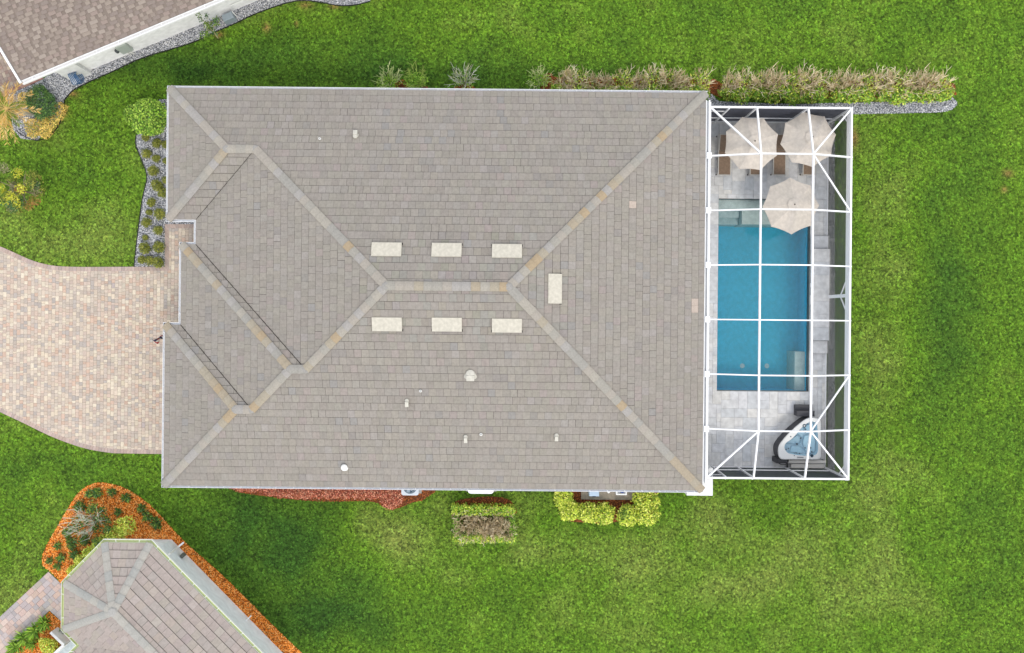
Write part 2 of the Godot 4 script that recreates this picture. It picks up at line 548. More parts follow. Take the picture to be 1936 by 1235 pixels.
# ---------------------------------------------------------------- paving
func pave(parent: Node3D, poly: PackedVector2Array, angle: float, cw: float, lens: Array, pal: Array, y0: float, y1: float, gap: float, border: float, border_pal: Array, piece: String, most: int, open_edges := []) -> void:
	var rest := MB.new()
	var field := poly
	if border > 0.0:
		# a row of pavers laid side by side along the rim
		var inner := mitre(poly, -border)
		field = inner
		var m := poly.size()
		var carry := 0.0
		for i in m:
			if i in open_edges:
				continue
			var j := (i + 1) % m
			var l := (poly[j] - poly[i]).length()
			var n := maxi(1, roundi(l / (cw * 0.95)))
			for k in n:
				var t0 := (k + gap * 0.5 / (l / n)) / n
				var t1 := (k + 1.0 - gap * 0.5 / (l / n)) / n
				var q := PackedVector2Array([poly[i].lerp(poly[j], t0), poly[i].lerp(poly[j], t1), inner[i].lerp(inner[j], t1), inner[i].lerp(inner[j], t0)])
				rest.prism(q, y0, y1 + rng.randf_range(-0.002, 0.003), vary(pick(border_pal), 0.08))
	var X := Vector2(cos(angle), sin(angle))
	var Y := Vector2(-sin(angle), cos(angle))
	var lo := Vector2(1e9, 1e9)
	var hi := -lo
	var loc := PackedVector2Array()
	for p in field:
		var q := Vector2(p.dot(X), p.dot(Y))
		loc.append(q)
		lo = lo.min(q)
		hi = hi.max(q)
	var shapes := {}
	var whole: Array = []
	var u := lo.x
	while u < hi.x:
		var v: float = lo.y - rng.randf() * lens[0]
		while v < hi.y:
			var l: float = pick(lens)
			var rect := PackedVector2Array([Vector2(u + gap / 2, v + gap / 2), Vector2(u + cw - gap / 2, v + gap / 2), Vector2(u + cw - gap / 2, v + l - gap / 2), Vector2(u + gap / 2, v + l - gap / 2)])
			var col := vary(pick(pal), 0.08)
			var dy := rng.randf_range(-0.003, 0.003)
			for g in Geometry2D.intersect_polygons(rect, loc):
				var area := 0.0
				for i in g.size():
					area += g[i].cross(g[(i + 1) % g.size()]) * 0.5
				area = absf(area)
				if area < 0.0008:
					continue
				var w := PackedVector2Array()
				for p in g:
					w.append(X * p.x + Y * p.y)
				if area > (cw - gap) * (l - gap) * 0.999 and l >= lens[lens.size() - 1] - 0.001:
					var c2 := X * (u + cw / 2) + Y * (v + l / 2)
					var im := Vector3(c2.x, 0, c2.y)
					var seen := absf(c2.x) < 23.6 and absf(c2.y) < 15.0
					whole.append({"c": c2, "l": l, "col": col, "dy": dy, "d": (0.0 if seen else 500.0) + im.length()})
				else:
					rest.prism(w, y0, y1 + dy, col)
			v += l
		u += cw
	whole.sort_custom(func(a, b): return a.d < b.d)
	for i in whole.size():
		var t: Dictionary = whole[i]
		if i < most:
			var tone := Color(snappedf(t.col.r, 0.02), snappedf(t.col.g, 0.02), snappedf(t.col.b, 0.02))
			var key := str(tone) + str(t.l)
			if not shapes.has(key):
				var mb := MB.new()
				mb.cbox(Vector3(-cw / 2 + gap / 2, y0, -t.l / 2 + gap / 2), Vector3(cw / 2 - gap / 2, y1, t.l / 2 - gap / 2), 0.005, tone)
				shapes[key] = mb.mesh()
			var o := put(shapes[key], piece, MAT.paver, parent)
			o.position = Vector3(t.c.x, t.dy, t.c.y)
			o.rotation.y = -angle
		else:
			var h := Vector2(cw / 2 - gap / 2, t.l / 2 - gap / 2)
			var w := PackedVector2Array()
			for k in [Vector2(-1, -1), Vector2(1, -1), Vector2(1, 1), Vector2(-1, 1)]:
				w.append(t.c + X * k.x * h.x + Y * k.y * h.y)
			rest.prism(w, y0, y1 + t.dy, t.col)
	var r := put(rest.mesh(), piece + "_field", MAT.paver, parent)
	r.set_meta("kind", "stuff")

# loose pieces (stones, chips) scattered over an outline
func scatter(called: String, label: String, category: String, polys: Array, per_m2: float, m: Mesh, pal: Array, y: float, smin: float, smax: float, flat := false) -> void:
	var xf: Array = []
	for poly in polys:
		var lo := Vector2(1e9, 1e9)
		var hi := -lo
		for p in poly:
			lo = lo.min(p)
			hi = hi.max(p)
		var n := int((hi.x - lo.x) * (hi.y - lo.y) * per_m2)
		for k in n:
			var p := Vector2(rng.randf_range(lo.x, hi.x), rng.randf_range(lo.y, hi.y))
			if absf(p.x) > 25.5 or absf(p.y) > 17.5:
				continue
			if Geometry2D.is_point_in_polygon(p, poly):
				xf.append(p)
	var mm := MultiMesh.new()
	mm.transform_format = MultiMesh.TRANSFORM_3D
	mm.use_colors = true
	mm.mesh = m
	mm.instance_count = xf.size()
	for i in xf.size():
		var s := rng.randf_range(smin, smax)
		var b := Basis.from_euler(Vector3(rng.randf_range(-0.5, 0.5) if flat else rng.randf() * TAU, rng.randf() * TAU, rng.randf_range(-0.4, 0.4))).scaled(Vector3(s, s * 0.75, s))
		mm.set_instance_transform(i, Transform3D(b, Vector3(xf[i].x, y + rng.randf_range(0, 0.015), xf[i].y)))
		mm.set_instance_color(i, vary(pick(pal), 0.2))
	var o := MultiMeshInstance3D.new()
	o.multimesh = mm
	o.material_override = MAT.stone
	o.name = numbered(called, self)
	add_child(o)
	tag(o, label, category, "", "stuff")
func bed(called: String, polys: Array, y: float, col: Color, material: Material) -> void:
	for p in polys:
		var mb := MB.new()
		mb.prism(p, -0.05, y, col)
		var o := put(mb.mesh(), called, material)
		o.set_meta("kind", "structure")
		excl.append(p)
func edging(label: String, line: PackedVector2Array) -> void:
	var mb := MB.new()
	for i in line.size() - 1:
		mb.beam(Vector3(line[i].x, 0.02, line[i].y), Vector3(line[i + 1].x, 0.02, line[i + 1].y), 0.025, 0.11, lin(38, 36, 34))
	var o := put(mb.mesh(), "garden_edging", MAT.plastic)
	tag(o, label, "edging")

# ---------------------------------------------------------------- the scene
func _ready() -> void:
	rng.seed = 4711
	slow.seed = 5
	slow.frequency = 0.09
	slow.fractal_octaves = 3
	mid_noise.seed = 9
	mid_noise.frequency = 0.02
	# camera: straight down, the lens shifted a little as in the cropped photograph
	var cam := Camera3D.new()
	cam.name = "camera"
	cam.projection = Camera3D.PROJECTION_FRUSTUM
	cam.near = 0.5
	cam.far = 900.0
	cam.size = 1235.0 / FOCAL * cam.near
	cam.frustum_offset = Vector2((968.0 - PX) / FOCAL, -(617.5 - PY) / FOCAL) * cam.near
	var right := Vector3(cos(TURN), 0, -sin(TURN))
	var up := Vector3(-sin(TURN), 0, -cos(TURN))
	cam.transform = Transform3D(Basis(right, up, Vector3.UP), Vector3(0, EYE, 0))
	add_child(cam)
	cam.current = true
	# overcast sky, a weak and very soft sun
	var env := Environment.new()
	env.background_mode = Environment.BG_SKY
	var sky := Sky.new()
	var sm := ProceduralSkyMaterial.new()
	sm.sky_top_color = Color(0.76, 0.79, 0.84)
	sm.sky_horizon_color = Color(1.12, 1.12, 1.13)
	sm.sky_curve = 0.8
	sm.ground_bottom_color = Color(0.35, 0.38, 0.3)
	sm.ground_horizon_color = Color(0.7, 0.72, 0.7)
	sm.sun_angle_max = 1.0
	sky.sky_material = sm
	env.sky = sky
	env.tonemap_mode = Environment.TONE_MAPPER_LINEAR
	env.tonemap_exposure = 1.65
	env.sdfgi_enabled = true
	env.ssao_enabled = true
	env.ssil_enabled = true
	env.volumetric_fog_enabled = true      # for the tint of the pool water only
	env.volumetric_fog_density = 0.0
	var we := WorldEnvironment.new()
	we.name = "environment"
	we.environment = env
	add_child(we)
	var sun := DirectionalLight3D.new()
	sun.name = "sun"
	sun.light_energy = 0.34
	sun.light_angular_distance = 14.0
	sun.light_color = Color(1.0, 0.97, 0.92)
	sun.shadow_enabled = true
	add_child(sun)
	sun.look_at_from_position(Vector3(3.2, 10, 6.0), Vector3.ZERO, Vector3.UP)

	materials()
	ground()
	print("ground ", Time.get_ticks_msec())
	house()
	print("house ", Time.get_ticks_msec())
	pool_area()
	enclosure()
	pool_furniture()
	print("pool ", Time.get_ticks_msec())
	neighbour_shingle()
	neighbour_octagon()
	print("neighbours ", Time.get_ticks_msec())
	house_side_things()
	planting()
	print("planting ", Time.get_ticks_msec())
	grass()
	print("grass ", Time.get_ticks_msec())

func materials() -> void:
	TEX.fine = noise_image(256, 0.05, 4, 0.84, 1.02, 3)
	TEX.blotch = noise_image(512, 0.012, 5, 0.86, 1.04, 7)
	TEX.soft = noise_image(256, 0.02, 4, 0.86, 1.0, 11)
	TEX.speck = noise_image(256, 0.16, 2, 0.62, 1.0, 13)
	TEX.streak = noise_image(512, 0.02, 5, 0.90, 1.04, 17, 0.6)
	TEX.bump = noise_image(256, 0.06, 4, 0.0, 1.0, 19)
	TEX.ripple = noise_image(512, 0.022, 3, 0.0, 1.0, 23)
	mat("lawn_soil", 1.0, TEX.speck, 0.9)
	mat("tile", 0.85, TEX.streak, 0.55, TEX.bump, 0.15)
	mat("cap", 0.85, TEX.streak, 0.9, TEX.bump, 0.15)
	mat("shingle", 0.95, TEX.speck, 1.4)
	mat("felt", 0.95)
	mat("stucco", 0.9, TEX.soft, 0.5, TEX.bump, 0.3)
	mat("metal_paint", 0.4)
	mat("paver", 0.9, TEX.fine, 1.6, TEX.bump, 0.15)
	mat("stone_tile", 0.6, TEX.soft, 0.5)
	mat("plaster", 0.7, TEX.soft, 0.6)
	mat("stone", 0.9)
	mat("mulch", 1.0, TEX.speck, 2.5, TEX.bump, 1.5)
	mat("gravel", 1.0, TEX.speck, 3.0, TEX.bump, 1.5)
	mat("plastic", 0.5)
	mat("acrylic", 0.2)
	mat("fabric", 0.9, TEX.soft, 1.2)
	mat("vent_paint", 0.6, TEX.soft, 0.9)
	mat("concrete", 0.9, TEX.blotch, 0.8)
	mat("bark", 0.9)
	var m := mat("leaf", 0.6)
	m.cull_mode = BaseMaterial3D.CULL_DISABLED
	m.backlight_enabled = true
	m.backlight = Color(0.6, 0.6, 0.6)
	m = mat("grass", 0.75)
	m.cull_mode = BaseMaterial3D.CULL_DISABLED
	m.backlight_enabled = true
	m.backlight = Color(0.6, 0.6, 0.6)
	m = mat("canvas", 0.95, TEX.soft, 0.8)
	m.cull_mode = BaseMaterial3D.CULL_DISABLED
	m.backlight_enabled = true
	m.backlight = Color(0.25, 0.25, 0.25)
	# insect screen: a fine dark weave; on the walls its darkening at a slant is painted in as colour and opacity
	m = StandardMaterial3D.new()
	m.transparency = BaseMaterial3D.TRANSPARENCY_ALPHA
	m.albedo_color = Color(0.16, 0.16, 0.17, 0.06)
	m.roughness = 0.9
	m.cull_mode = BaseMaterial3D.CULL_DISABLED
	MAT.roof_screen = m
	m = m.duplicate()
	m.albedo_color = Color(0.20, 0.21, 0.26, 0.93)
	MAT.wall_screen = m
	m = m.duplicate()
	m.albedo_color = Color(0.32, 0.33, 0.31, 0.76)
	MAT.side_screen = m
	m = StandardMaterial3D.new()
	m.transparency = BaseMaterial3D.TRANSPARENCY_ALPHA
	m.albedo_color = Color(0.85, 0.95, 1.0, 0.02)
	m.roughness = 0.03
	m.metallic_specular = 0.5
	m.normal_enabled = true
	var nt := NoiseTexture2D.new()
	nt.width = 512
	nt.height = 512
	nt.seamless = true
	nt.as_normal_map = true
	nt.bump_strength = 3.0
	var fn := FastNoiseLite.new()
	fn.seed = 31
	fn.frequency = 0.02
	fn.fractal_octaves = 3
	nt.noise = fn
	m.normal_texture = nt
	m.normal_scale = 0.3
	m.uv1_triplanar = true
	m.uv1_world_triplanar = true
	m.uv1_scale = Vector3(0.45, 0.45, 0.45)
	MAT.water = m
	m = m.duplicate()
	m.normal_enabled = false
	MAT.still_water = m

# ---------------------------------------------------------------- ground
const DX0 := 7.2           # the pool deck
const DX1 := 14.80
const DZ0 := -9.42
const DZ1 := 6.99
const WX0 := 9.67          # the water
const WX1 := 14.01
const WZ0 := -5.70
const WZ1 := 3.36

var blobs := [
	# px, py, rx, ry, tone (+ pale, - dark)
	[735, 1010, 90, 60, 0.55], [690, 985, 50, 40, 0.4], [790, 1040, 70, 35, 0.35],
	[1000, 1035, 90, 35, 0.35], [1250, 1090, 330, 90, 0.35], [1560, 1060, 170, 110, 0.32],
	[1340, 980, 70, 45, 0.25], [1660, 480, 60, 330, 0.3], [1640, 260, 40, 90, 0.25], [1700, 880, 120, 160, 0.2],
	[1790, 560, 60, 260, -0.35], [1850, 800, 80, 200, -0.15], [540, 1080, 170, 130, -0.75], [470, 1000, 120, 60, -0.5], [640, 1180, 160, 60, -0.5],
	[150, 460, 130, 45, 0.55], [40, 430, 60, 60, 0.35], [60, 1130, 60, 70, 0.55], [20, 900, 90, 50, -0.2], [150, 870, 120, 25, -0.3],
	[330, 130, 160, 60, -0.45], [420, 950, 60, 40, -0.3], [1100, 60, 500, 80, -0.12], [1830, 620, 90, 330, -0.25], [1760, 230, 120, 90, -0.15], [600, 1000, 60, 60, -0.25],
	[640, 110, 330, 55, -0.5], [900, 150, 350, 30, -0.4], [260, 90, 110, 60, -0.25], [210, 300, 60, 70, -0.15], [150, 260, 50, 40, 0.15],
	[500, 30, 90, 30, 0.2], [1000, 60, 260, 50, 0.12], [1750, 60, 220, 70, -0.05], [1450, 60, 150, 50, 0.05],
	[400, 880, 160, 40, -0.4], [820, 960, 50, 30, 0.1], [1020, 960, 40, 30, 0.1], [1280, 960, 25, 30, -0.1], [900, 1180, 250, 60, 0.0],
	[880, 1130, 180, 50, -0.2], [1890, 1100, 80, 150, -0.2], [1180, 990, 100, 25, -0.3], [950, 1030, 45, 12, -0.35], [220, 950, 60, 40, -0.15],
]
var bare := [[504, 52, 7, 9], [414, 66, 10, 6], [1905, 328, 9, 7], [1899, 359, 6, 6], [560, 45, 4, 6], [578, 10, 12, 6], [632, 12, 12, 5], [120, 210, 9, 12], [137, 178, 12, 6], [1615, 262, 8, 20]]
func lawn_tone(x: float, z: float) -> float:
	var t := slow.get_noise_2d(x * 3.0, z * 3.0) * 0.5 + slow.get_noise_2d(x * 8.0 + 50.0, z * 8.0) * 0.08
	for b in blobs:
		var d := Vector2((x - b[5].x) / b[6], (z - b[5].y) / b[7])
		t += b[4] * exp(-d.length_squared())
	return t
func lawn_color(x: float, z: float) -> Color:
	var t := lawn_tone(x, z)
	var dark := Color(0.058, 0.152, 0.018)
	var mid := Color(0.152, 0.302, 0.021)
	var pale := Color(0.300, 0.380, 0.080)
	var c := mid.lerp(pale, clampf(t, 0.0, 1.0)) if t > 0.0 else mid.lerp(dark, clampf(-t, 0.0, 1.0))
	for b in bare:
		var d := Vector2((x - b[4].x) / b[5], (z - b[4].y) / b[6]).length_squared()
		if d < 4.0:
			c = c.lerp(Color(0.36, 0.23, 0.08), exp(-d) * 0.9)
	return c
func ground() -> void:
	for b in blobs:
		b.append(at2(b[0], b[1]))
		b.append(b[2] / 40.0)
		b.append(b[3] / 40.0)
	for b in bare:
		b.append(at2(b[0], b[1]))
		b.append(b[2] / 40.0)
		b.append(b[3] / 40.0)
	var xs: Array = [-420.0, -150.0, -60.0, -34.0]
	var zs: Array = [-420.0, -150.0, -60.0, -26.0]
	var x := -27.0
	while x < 27.1:
		xs.append(x)
		x += 0.5
	xs.append_array([34.0, 60.0, 150.0, 420.0, DX0, DX1])
	var z := -19.0
	while z < 19.1:
		zs.append(z)
		z += 0.5
	zs.append_array([26.0, 60.0, 150.0, 420.0, DZ0, DZ1])
	xs.sort()
	zs.sort()
	var mb := MB.new()
	for i in xs.size() - 1:
		for j in zs.size() - 1:
			var mx: float = (xs[i] + xs[i + 1]) / 2
			var mz: float = (zs[j] + zs[j + 1]) / 2
			if mx > DX0 and mx < DX1 and mz > DZ0 and mz < DZ1:
				continue
			var p: Array = []
			for q in [[i, j], [i + 1, j], [i + 1, j + 1], [i, j + 1]]:
				p.append(Vector3(xs[q[0]], 0, zs[q[1]]))
			var cc: Array = []
			for q in p:
				var k := lawn_color(q.x, q.z)
				cc.append(k)
			for t in [[0, 2, 1], [0, 3, 2]]:
				for k in [t[0], t[2], t[1]]:
					mb.v.append(p[k])
					mb.n.append(Vector3.UP)
					mb.c.append(cc[k])
	var o := put(mb.mesh(), "lawn", MAT.lawn_soil)
	o.set_meta("kind", "structure")

	# driveway of this house, with the walk to the front door
	var drive := PackedVector2Array()
	drive.append_array(smooth([-60, 446, 0, 466, 32, 480, 65, 494, 105, 503, 160, 505], false, 3))
	drive.append_array(outline([255, 504.5, 312, 504.5, 312, 424, 385, 424, 385, 630, 345, 630, 345, 858, 309, 858.5]))
	drive.append_array(smooth([215, 857, 170, 850, 130, 838, 90, 822, 45, 800, 0, 779, -60, 752], false, 3))
	var d := Node3D.new()
	d.name = "driveway"
	add_child(d)
	d.set_meta("kind", "structure")
	var base := MB.new()
	base.prism(mitre(drive, 0.01), -0.06, 0.012, lin(140, 128, 115, 0.8))
	put(base.mesh(), "sand_bed", MAT.gravel, d)
	var pal := [lin(226, 211, 193, 0.78), lin(218, 200, 182, 0.78), lin(217, 195, 179, 0.78), lin(211, 196, 182, 0.78), lin(213, 199, 184, 0.78), lin(204, 190, 178, 0.78), lin(234, 221, 200, 0.78), lin(217, 189, 170, 0.78), lin(222, 205, 188, 0.78), lin(196, 186, 178, 0.78), lin(213, 194, 180, 0.78), lin(230, 214, 192, 0.78)]
	pave(d, drive, 0.0, 0.165, [0.165, 0.165, 0.11, 0.245], pal, -0.05, 0.04, 0.007, 0.2, [lin(206, 184, 172, 0.74), lin(196, 178, 170, 0.74), lin(212, 190, 180, 0.74)], "paver", 290)
	excl.append(drive)
	# the neighbours' paving
	var nd := outline([-40, 1204, 92, 1081, 140, 1127, 150, 1240, 120, 1190, 94, 1154, 20, 1226, -30, 1275])
	nd = outline([-60, 1222, 92, 1081, 150, 1137, 150, 1205, 94, 1154, -30, 1272])
	var n2 := Node3D.new()
	n2.name = "neighbour_walk"
	add_child(n2)
	n2.set_meta("kind", "structure")
	base = MB.new()
	base.prism(mitre(nd, 0.01), -0.06, 0.012, lin(140, 128, 118, 0.8))
	put(base.mesh(), "sand_bed", MAT.gravel, n2)
	pave(n2, nd, deg_to_rad(47), 0.24, [0.24, 0.16, 0.36], [lin(212, 188, 178, 0.8), lin(200, 188, 186, 0.8), lin(220, 199, 188, 0.8), lin(190, 182, 182, 0.8), lin(214, 187, 176, 0.8), lin(198, 187, 176, 0.8)], -0.05, 0.04, 0.007, 0.0, [], "paver", 290)
	excl.append(nd)
	var td := outline([-60, 60, 2, 60, 40, 140, 75, 143, 83, 149, 8, 183, -60, 213])
	var n3 := Node3D.new()
	n3.name = "neighbour_driveway"
	add_child(n3)
	n3.set_meta("kind", "structure")
	base = MB.new()
	base.prism(mitre(td, 0.01), -0.06, 0.012, lin(140, 128, 118, 0.8))
	put(base.mesh(), "sand_bed", MAT.gravel, n3)
	pave(n3, td, deg_to_rad(-24), 0.165, [0.165, 0.245], [lin(196, 168, 156, 0.7), lin(182, 162, 152, 0.7), lin(176, 150, 140, 0.7), lin(214, 196, 176, 0.7), lin(190, 172, 160, 0.7)], -0.05, 0.04, 0.007, 0.24, [lin(200, 150, 138, 0.7), lin(186, 140, 132, 0.7), lin(210, 170, 152, 0.7), lin(172, 132, 128, 0.7)], "paver", 290)
	excl.append(td)

	# gravel beds
	var grav: Array = []
	var left := smooth([302, 188, 285, 205, 262, 244, 257, 272, 266, 297, 278, 334, 270, 374, 263, 425, 258, 465, 254, 504], false, 5)
	var leftbed := left.duplicate()
	leftbed.append_array(outline([311.5, 504, 311.5, 424, 372, 424, 372, 410, 345, 400, 345, 188]))
	grav.append(leftbed)
	edging("black edging along the gravel bed with small round shrubs", left)
	var rightbed := outline([1322, 178, 1345, 178, 1360, 192])
	rightbed.append_array(outline([1500, 197, 1795, 190]))
	rightbed.append_array(smooth([1800, 183, 1810, 196, 1796, 209, 1770, 213], false, 4))
	rightbed.append_array(outline([1612, 216, 1600, 229, 1340, 229, 1322, 229]))
	grav.append(rightbed)
	var strip := outline([1564.5, 226, 1578, 226, 1578, 889, 1564.5, 889])
	grav.append(strip)
	var nline := smooth([700, 3, 672, 10, 640, 11, 600, 4, 565, 2, 530, 10, 480, 28, 445, 45, 405, 62, 372, 78, 330, 92, 288, 104, 250, 118, 215, 135, 185, 148, 160, 160, 138, 172, 122, 190], false, 4)
	var nbed := nline.duplicate()
	nbed.append_array(outline([118, 210, 100, 240, 70, 266, 40, 262, 25, 245, 20, 205, 12, 182, 80, 151, 86, 146, 110, 130, 215, 90, 340, 40, 460, -10, 700, -40]))
	grav.append(nbed)
	edging("black edging round the gravel strip by the white shingle-roofed house", nline)
	edging("black edging round the neighbour's palm bed", smooth([122, 190, 120, 212, 112, 236, 96, 256, 72, 266, 50, 260, 32, 248], false, 4))
	bed("gravel_bed", grav, 0.018, lin(150, 152, 158, 0.6), MAT.gravel)
	var st := MB.new()
	st.lathe(Vector3.ZERO, [Vector2(0, -0.5), Vector2(0.42, -0.28), Vector2(0.5, 0.05), Vector2(0.3, 0.42), Vector2(0, 0.5)], 5, Color.WHITE)
	var stone := st.mesh()
	scatter("gravel", "grey stone chips filling the planting beds", "gravel", grav, 1300.0, stone, [lin(190, 191, 197, 0.9), lin(166, 169, 177, 0.9), lin(140, 143, 151, 0.9), lin(212, 213, 217, 0.9), lin(112, 115, 123, 0.9), lin(232, 230, 228, 0.9)], 0.02, 0.022, 0.05)
	# bark mulch
	var big := smooth([95, 1080, 80, 1066, 84, 1040, 106, 1000, 128, 962, 150, 930, 178, 914, 206, 914, 240, 925, 278, 950, 308, 980, 350, 1025, 410, 1078, 470, 1136, 530, 1196, 600, 1262], false, 5)
	big.append_array(outline([520, 1262, 300, 1100, 150, 1140]))
	var mul: Array = [big]
	mul.append(outline([20, 1240, 94, 1156, 150, 1206, 150, 1230, 120, 1262, 0, 1262]))
	mul.append(smooth([856, 962, 862, 948, 900, 940, 945, 940, 968, 950, 972, 975, 900, 990, 860, 980], true, 4))
	mul.append(smooth([440, 908, 445, 928, 500, 938, 600, 948, 700, 948, 728, 960, 750, 962, 780, 950, 805, 942, 806, 908], true, 3))
	mul.append(outline([1050, 905, 1048, 930, 1058, 968, 1075, 986, 1150, 990, 1175, 985, 1240, 985, 1246, 905]))
	for k in [[760, 163, 14, 12], [790, 168, 20, 8], [878, 170, 22, 10], [1036, 158, 16, 20]]:
		var el := PackedVector2Array()
		for i in 12:
			el.append(at2(k[0] + cos(TAU * i / 12) * k[2], k[1] + sin(TAU * i / 12) * k[3]))
		mul.append(el)
	mul.append(outline([1042, 146, 1350, 150, 1365, 158, 1785, 152, 1806, 160, 1808, 180, 1795, 186, 1500, 187, 1362, 185, 1344, 177, 1322, 177, 1042, 177]))
	bed("mulch_bed", mul.slice(0, 2), 0.02, lin(190, 108, 44, 0.7), MAT.mulch)
	bed("mulch_bed", mul.slice(2), 0.02, lin(140, 84, 50, 0.7), MAT.mulch)
	var chip := MB.new()
	chip.box(Vector3(-0.5, -0.12, -0.16), Vector3(0.5, 0.12, 0.16), Color.WHITE)
	var cm := chip.mesh()
	scatter("bark_mulch", "orange bark mulch chips round the octagonal neighbour house", "mulch", [mul[0], mul[1]], 900.0, cm, [lin(236, 140, 48, 1.0), lin(222, 122, 38, 1.0), lin(244, 168, 84, 1.0), lin(198, 104, 36, 1.0), lin(246, 190, 116, 1.0)], 0.022, 0.03, 0.075, true)
	scatter("bark_mulch", "brown bark mulch chips under the shrubs along the tiled house", "mulch", mul.slice(2), 700.0, cm, [lin(164, 94, 54, 0.9), lin(132, 80, 52, 0.9), lin(190, 112, 58, 0.9), lin(104, 68, 50, 0.9)], 0.022, 0.03, 0.07, true)

func grass() -> void:
	var cell := 0.07
	var x0 := -25.0; var z0 := -16.2; var x1 := 25.0; var z1 := 16.6
	var gw := int((x1 - x0) / cell) + 1
	var gh := int((z1 - z0) / cell) + 1
	var mask := PackedByteArray()
	mask.resize(gw * gh)
	excl.append(PackedVector2Array([Vector2(DX0, DZ0), Vector2(DX1, DZ0), Vector2(DX1, DZ1), Vector2(DX0, DZ1)]))
	for poly in excl:
		var lo := Vector2(1e9, 1e9)
		var hi := -lo
		for p in poly:
			lo = lo.min(p)
			hi = hi.max(p)
		for i in range(maxi(0, int((lo.x - x0) / cell)), mini(gw, int((hi.x - x0) / cell) + 2)):
			for j in range(maxi(0, int((lo.y - z0) / cell)), mini(gh, int((hi.y - z0) / cell) + 2)):
				if mask[j * gw + i] == 0 and Geometry2D.is_point_in_polygon(Vector2(x0 + i * cell, z0 + j * cell), poly):
					mask[j * gw + i] = 1
	var tufts: Array = []
	for k in 3:
		var mb := MB.new()
		for b in 7:
			var a := TAU * b / 7 + rng.randf_range(-0.4, 0.4)
			var out := Vector3(cos(a), 0, sin(a))
			var p := out * rng.randf_range(0.0, 0.02)
			var l := rng.randf_range(0.045, 0.085)
			var tip := p + out * l * rng.randf_range(0.75, 1.0) + Vector3(0, l * rng.randf_range(0.15, 0.5), 0)
			var side := out.cross(Vector3.UP) * rng.randf_range(0.006, 0.010)
			var m := p.lerp(tip, 0.55) + Vector3(0, 0.012, 0)
			var c := Color.WHITE * rng.randf_range(0.75, 1.2)
			c.a = 1.0
			mb.tri(p - side, p + side, m + side, c, Vector3.UP)
			mb.tri(p - side, m + side, m - side, c, Vector3.UP)
			mb.tri(m - side, m + side, tip, c, Vector3.UP)
		tufts.append(mb.mesh())
	var step := 0.054
	var bufs: Array = [PackedFloat32Array(), PackedFloat32Array(), PackedFloat32Array()]
	var z := z0
	while z < z1:
		var x := x0
		while x < x1:
			var px := x + rng.randf_range(-0.5, 0.5) * step
			var pz := z + rng.randf_range(-0.5, 0.5) * step
			x += step
			var i := int((px - x0) / cell + 0.5)
			var j := int((pz - z0) / cell + 0.5)
			if i < 0 or j < 0 or i >= gw or j >= gh or mask[j * gw + i] == 1:
				continue
			var s := rng.randf_range(0.6, 1.15)
			var a := rng.randf() * TAU
			var ca := cos(a) * s
			var sa := sin(a) * s
			var c := lawn_color(px, pz)
			var r := rng.randf()
			var k := rng.randf_range(0.7, 1.3)
			if r < 0.16:
				k *= 1.8
			elif r < 0.46:
				k *= 0.3
			var y := rng.randf_range(0.9, 1.15)
			bufs[rng.randi() % 3].append_array([ca, 0.0, sa, px, 0.0, s, 0.0, 0.0, -sa, 0.0, ca, pz, c.r * k * y, c.g * k, c.b * k, 1.0])
		z += step
	var g := Node3D.new()
	g.name = "grass"
	add_child(g)
	tag(g, "green lawn grass with paler and darker patches round the houses", "grass", "", "stuff")
	for k in 3:
		var mm := MultiMesh.new()
		mm.transform_format = MultiMesh.TRANSFORM_3D
		mm.use_colors = true
		mm.mesh = tufts[k]
		mm.instance_count = bufs[k].size() / 16
		mm.buffer = bufs[k]
		var o := MultiMeshInstance3D.new()
		o.multimesh = mm
		o.material_override = MAT.grass
		o.name = numbered("tuft", g)
		o.set_meta("kind", "stuff")
		g.add_child(o)
		print("tufts ", mm.instance_count)

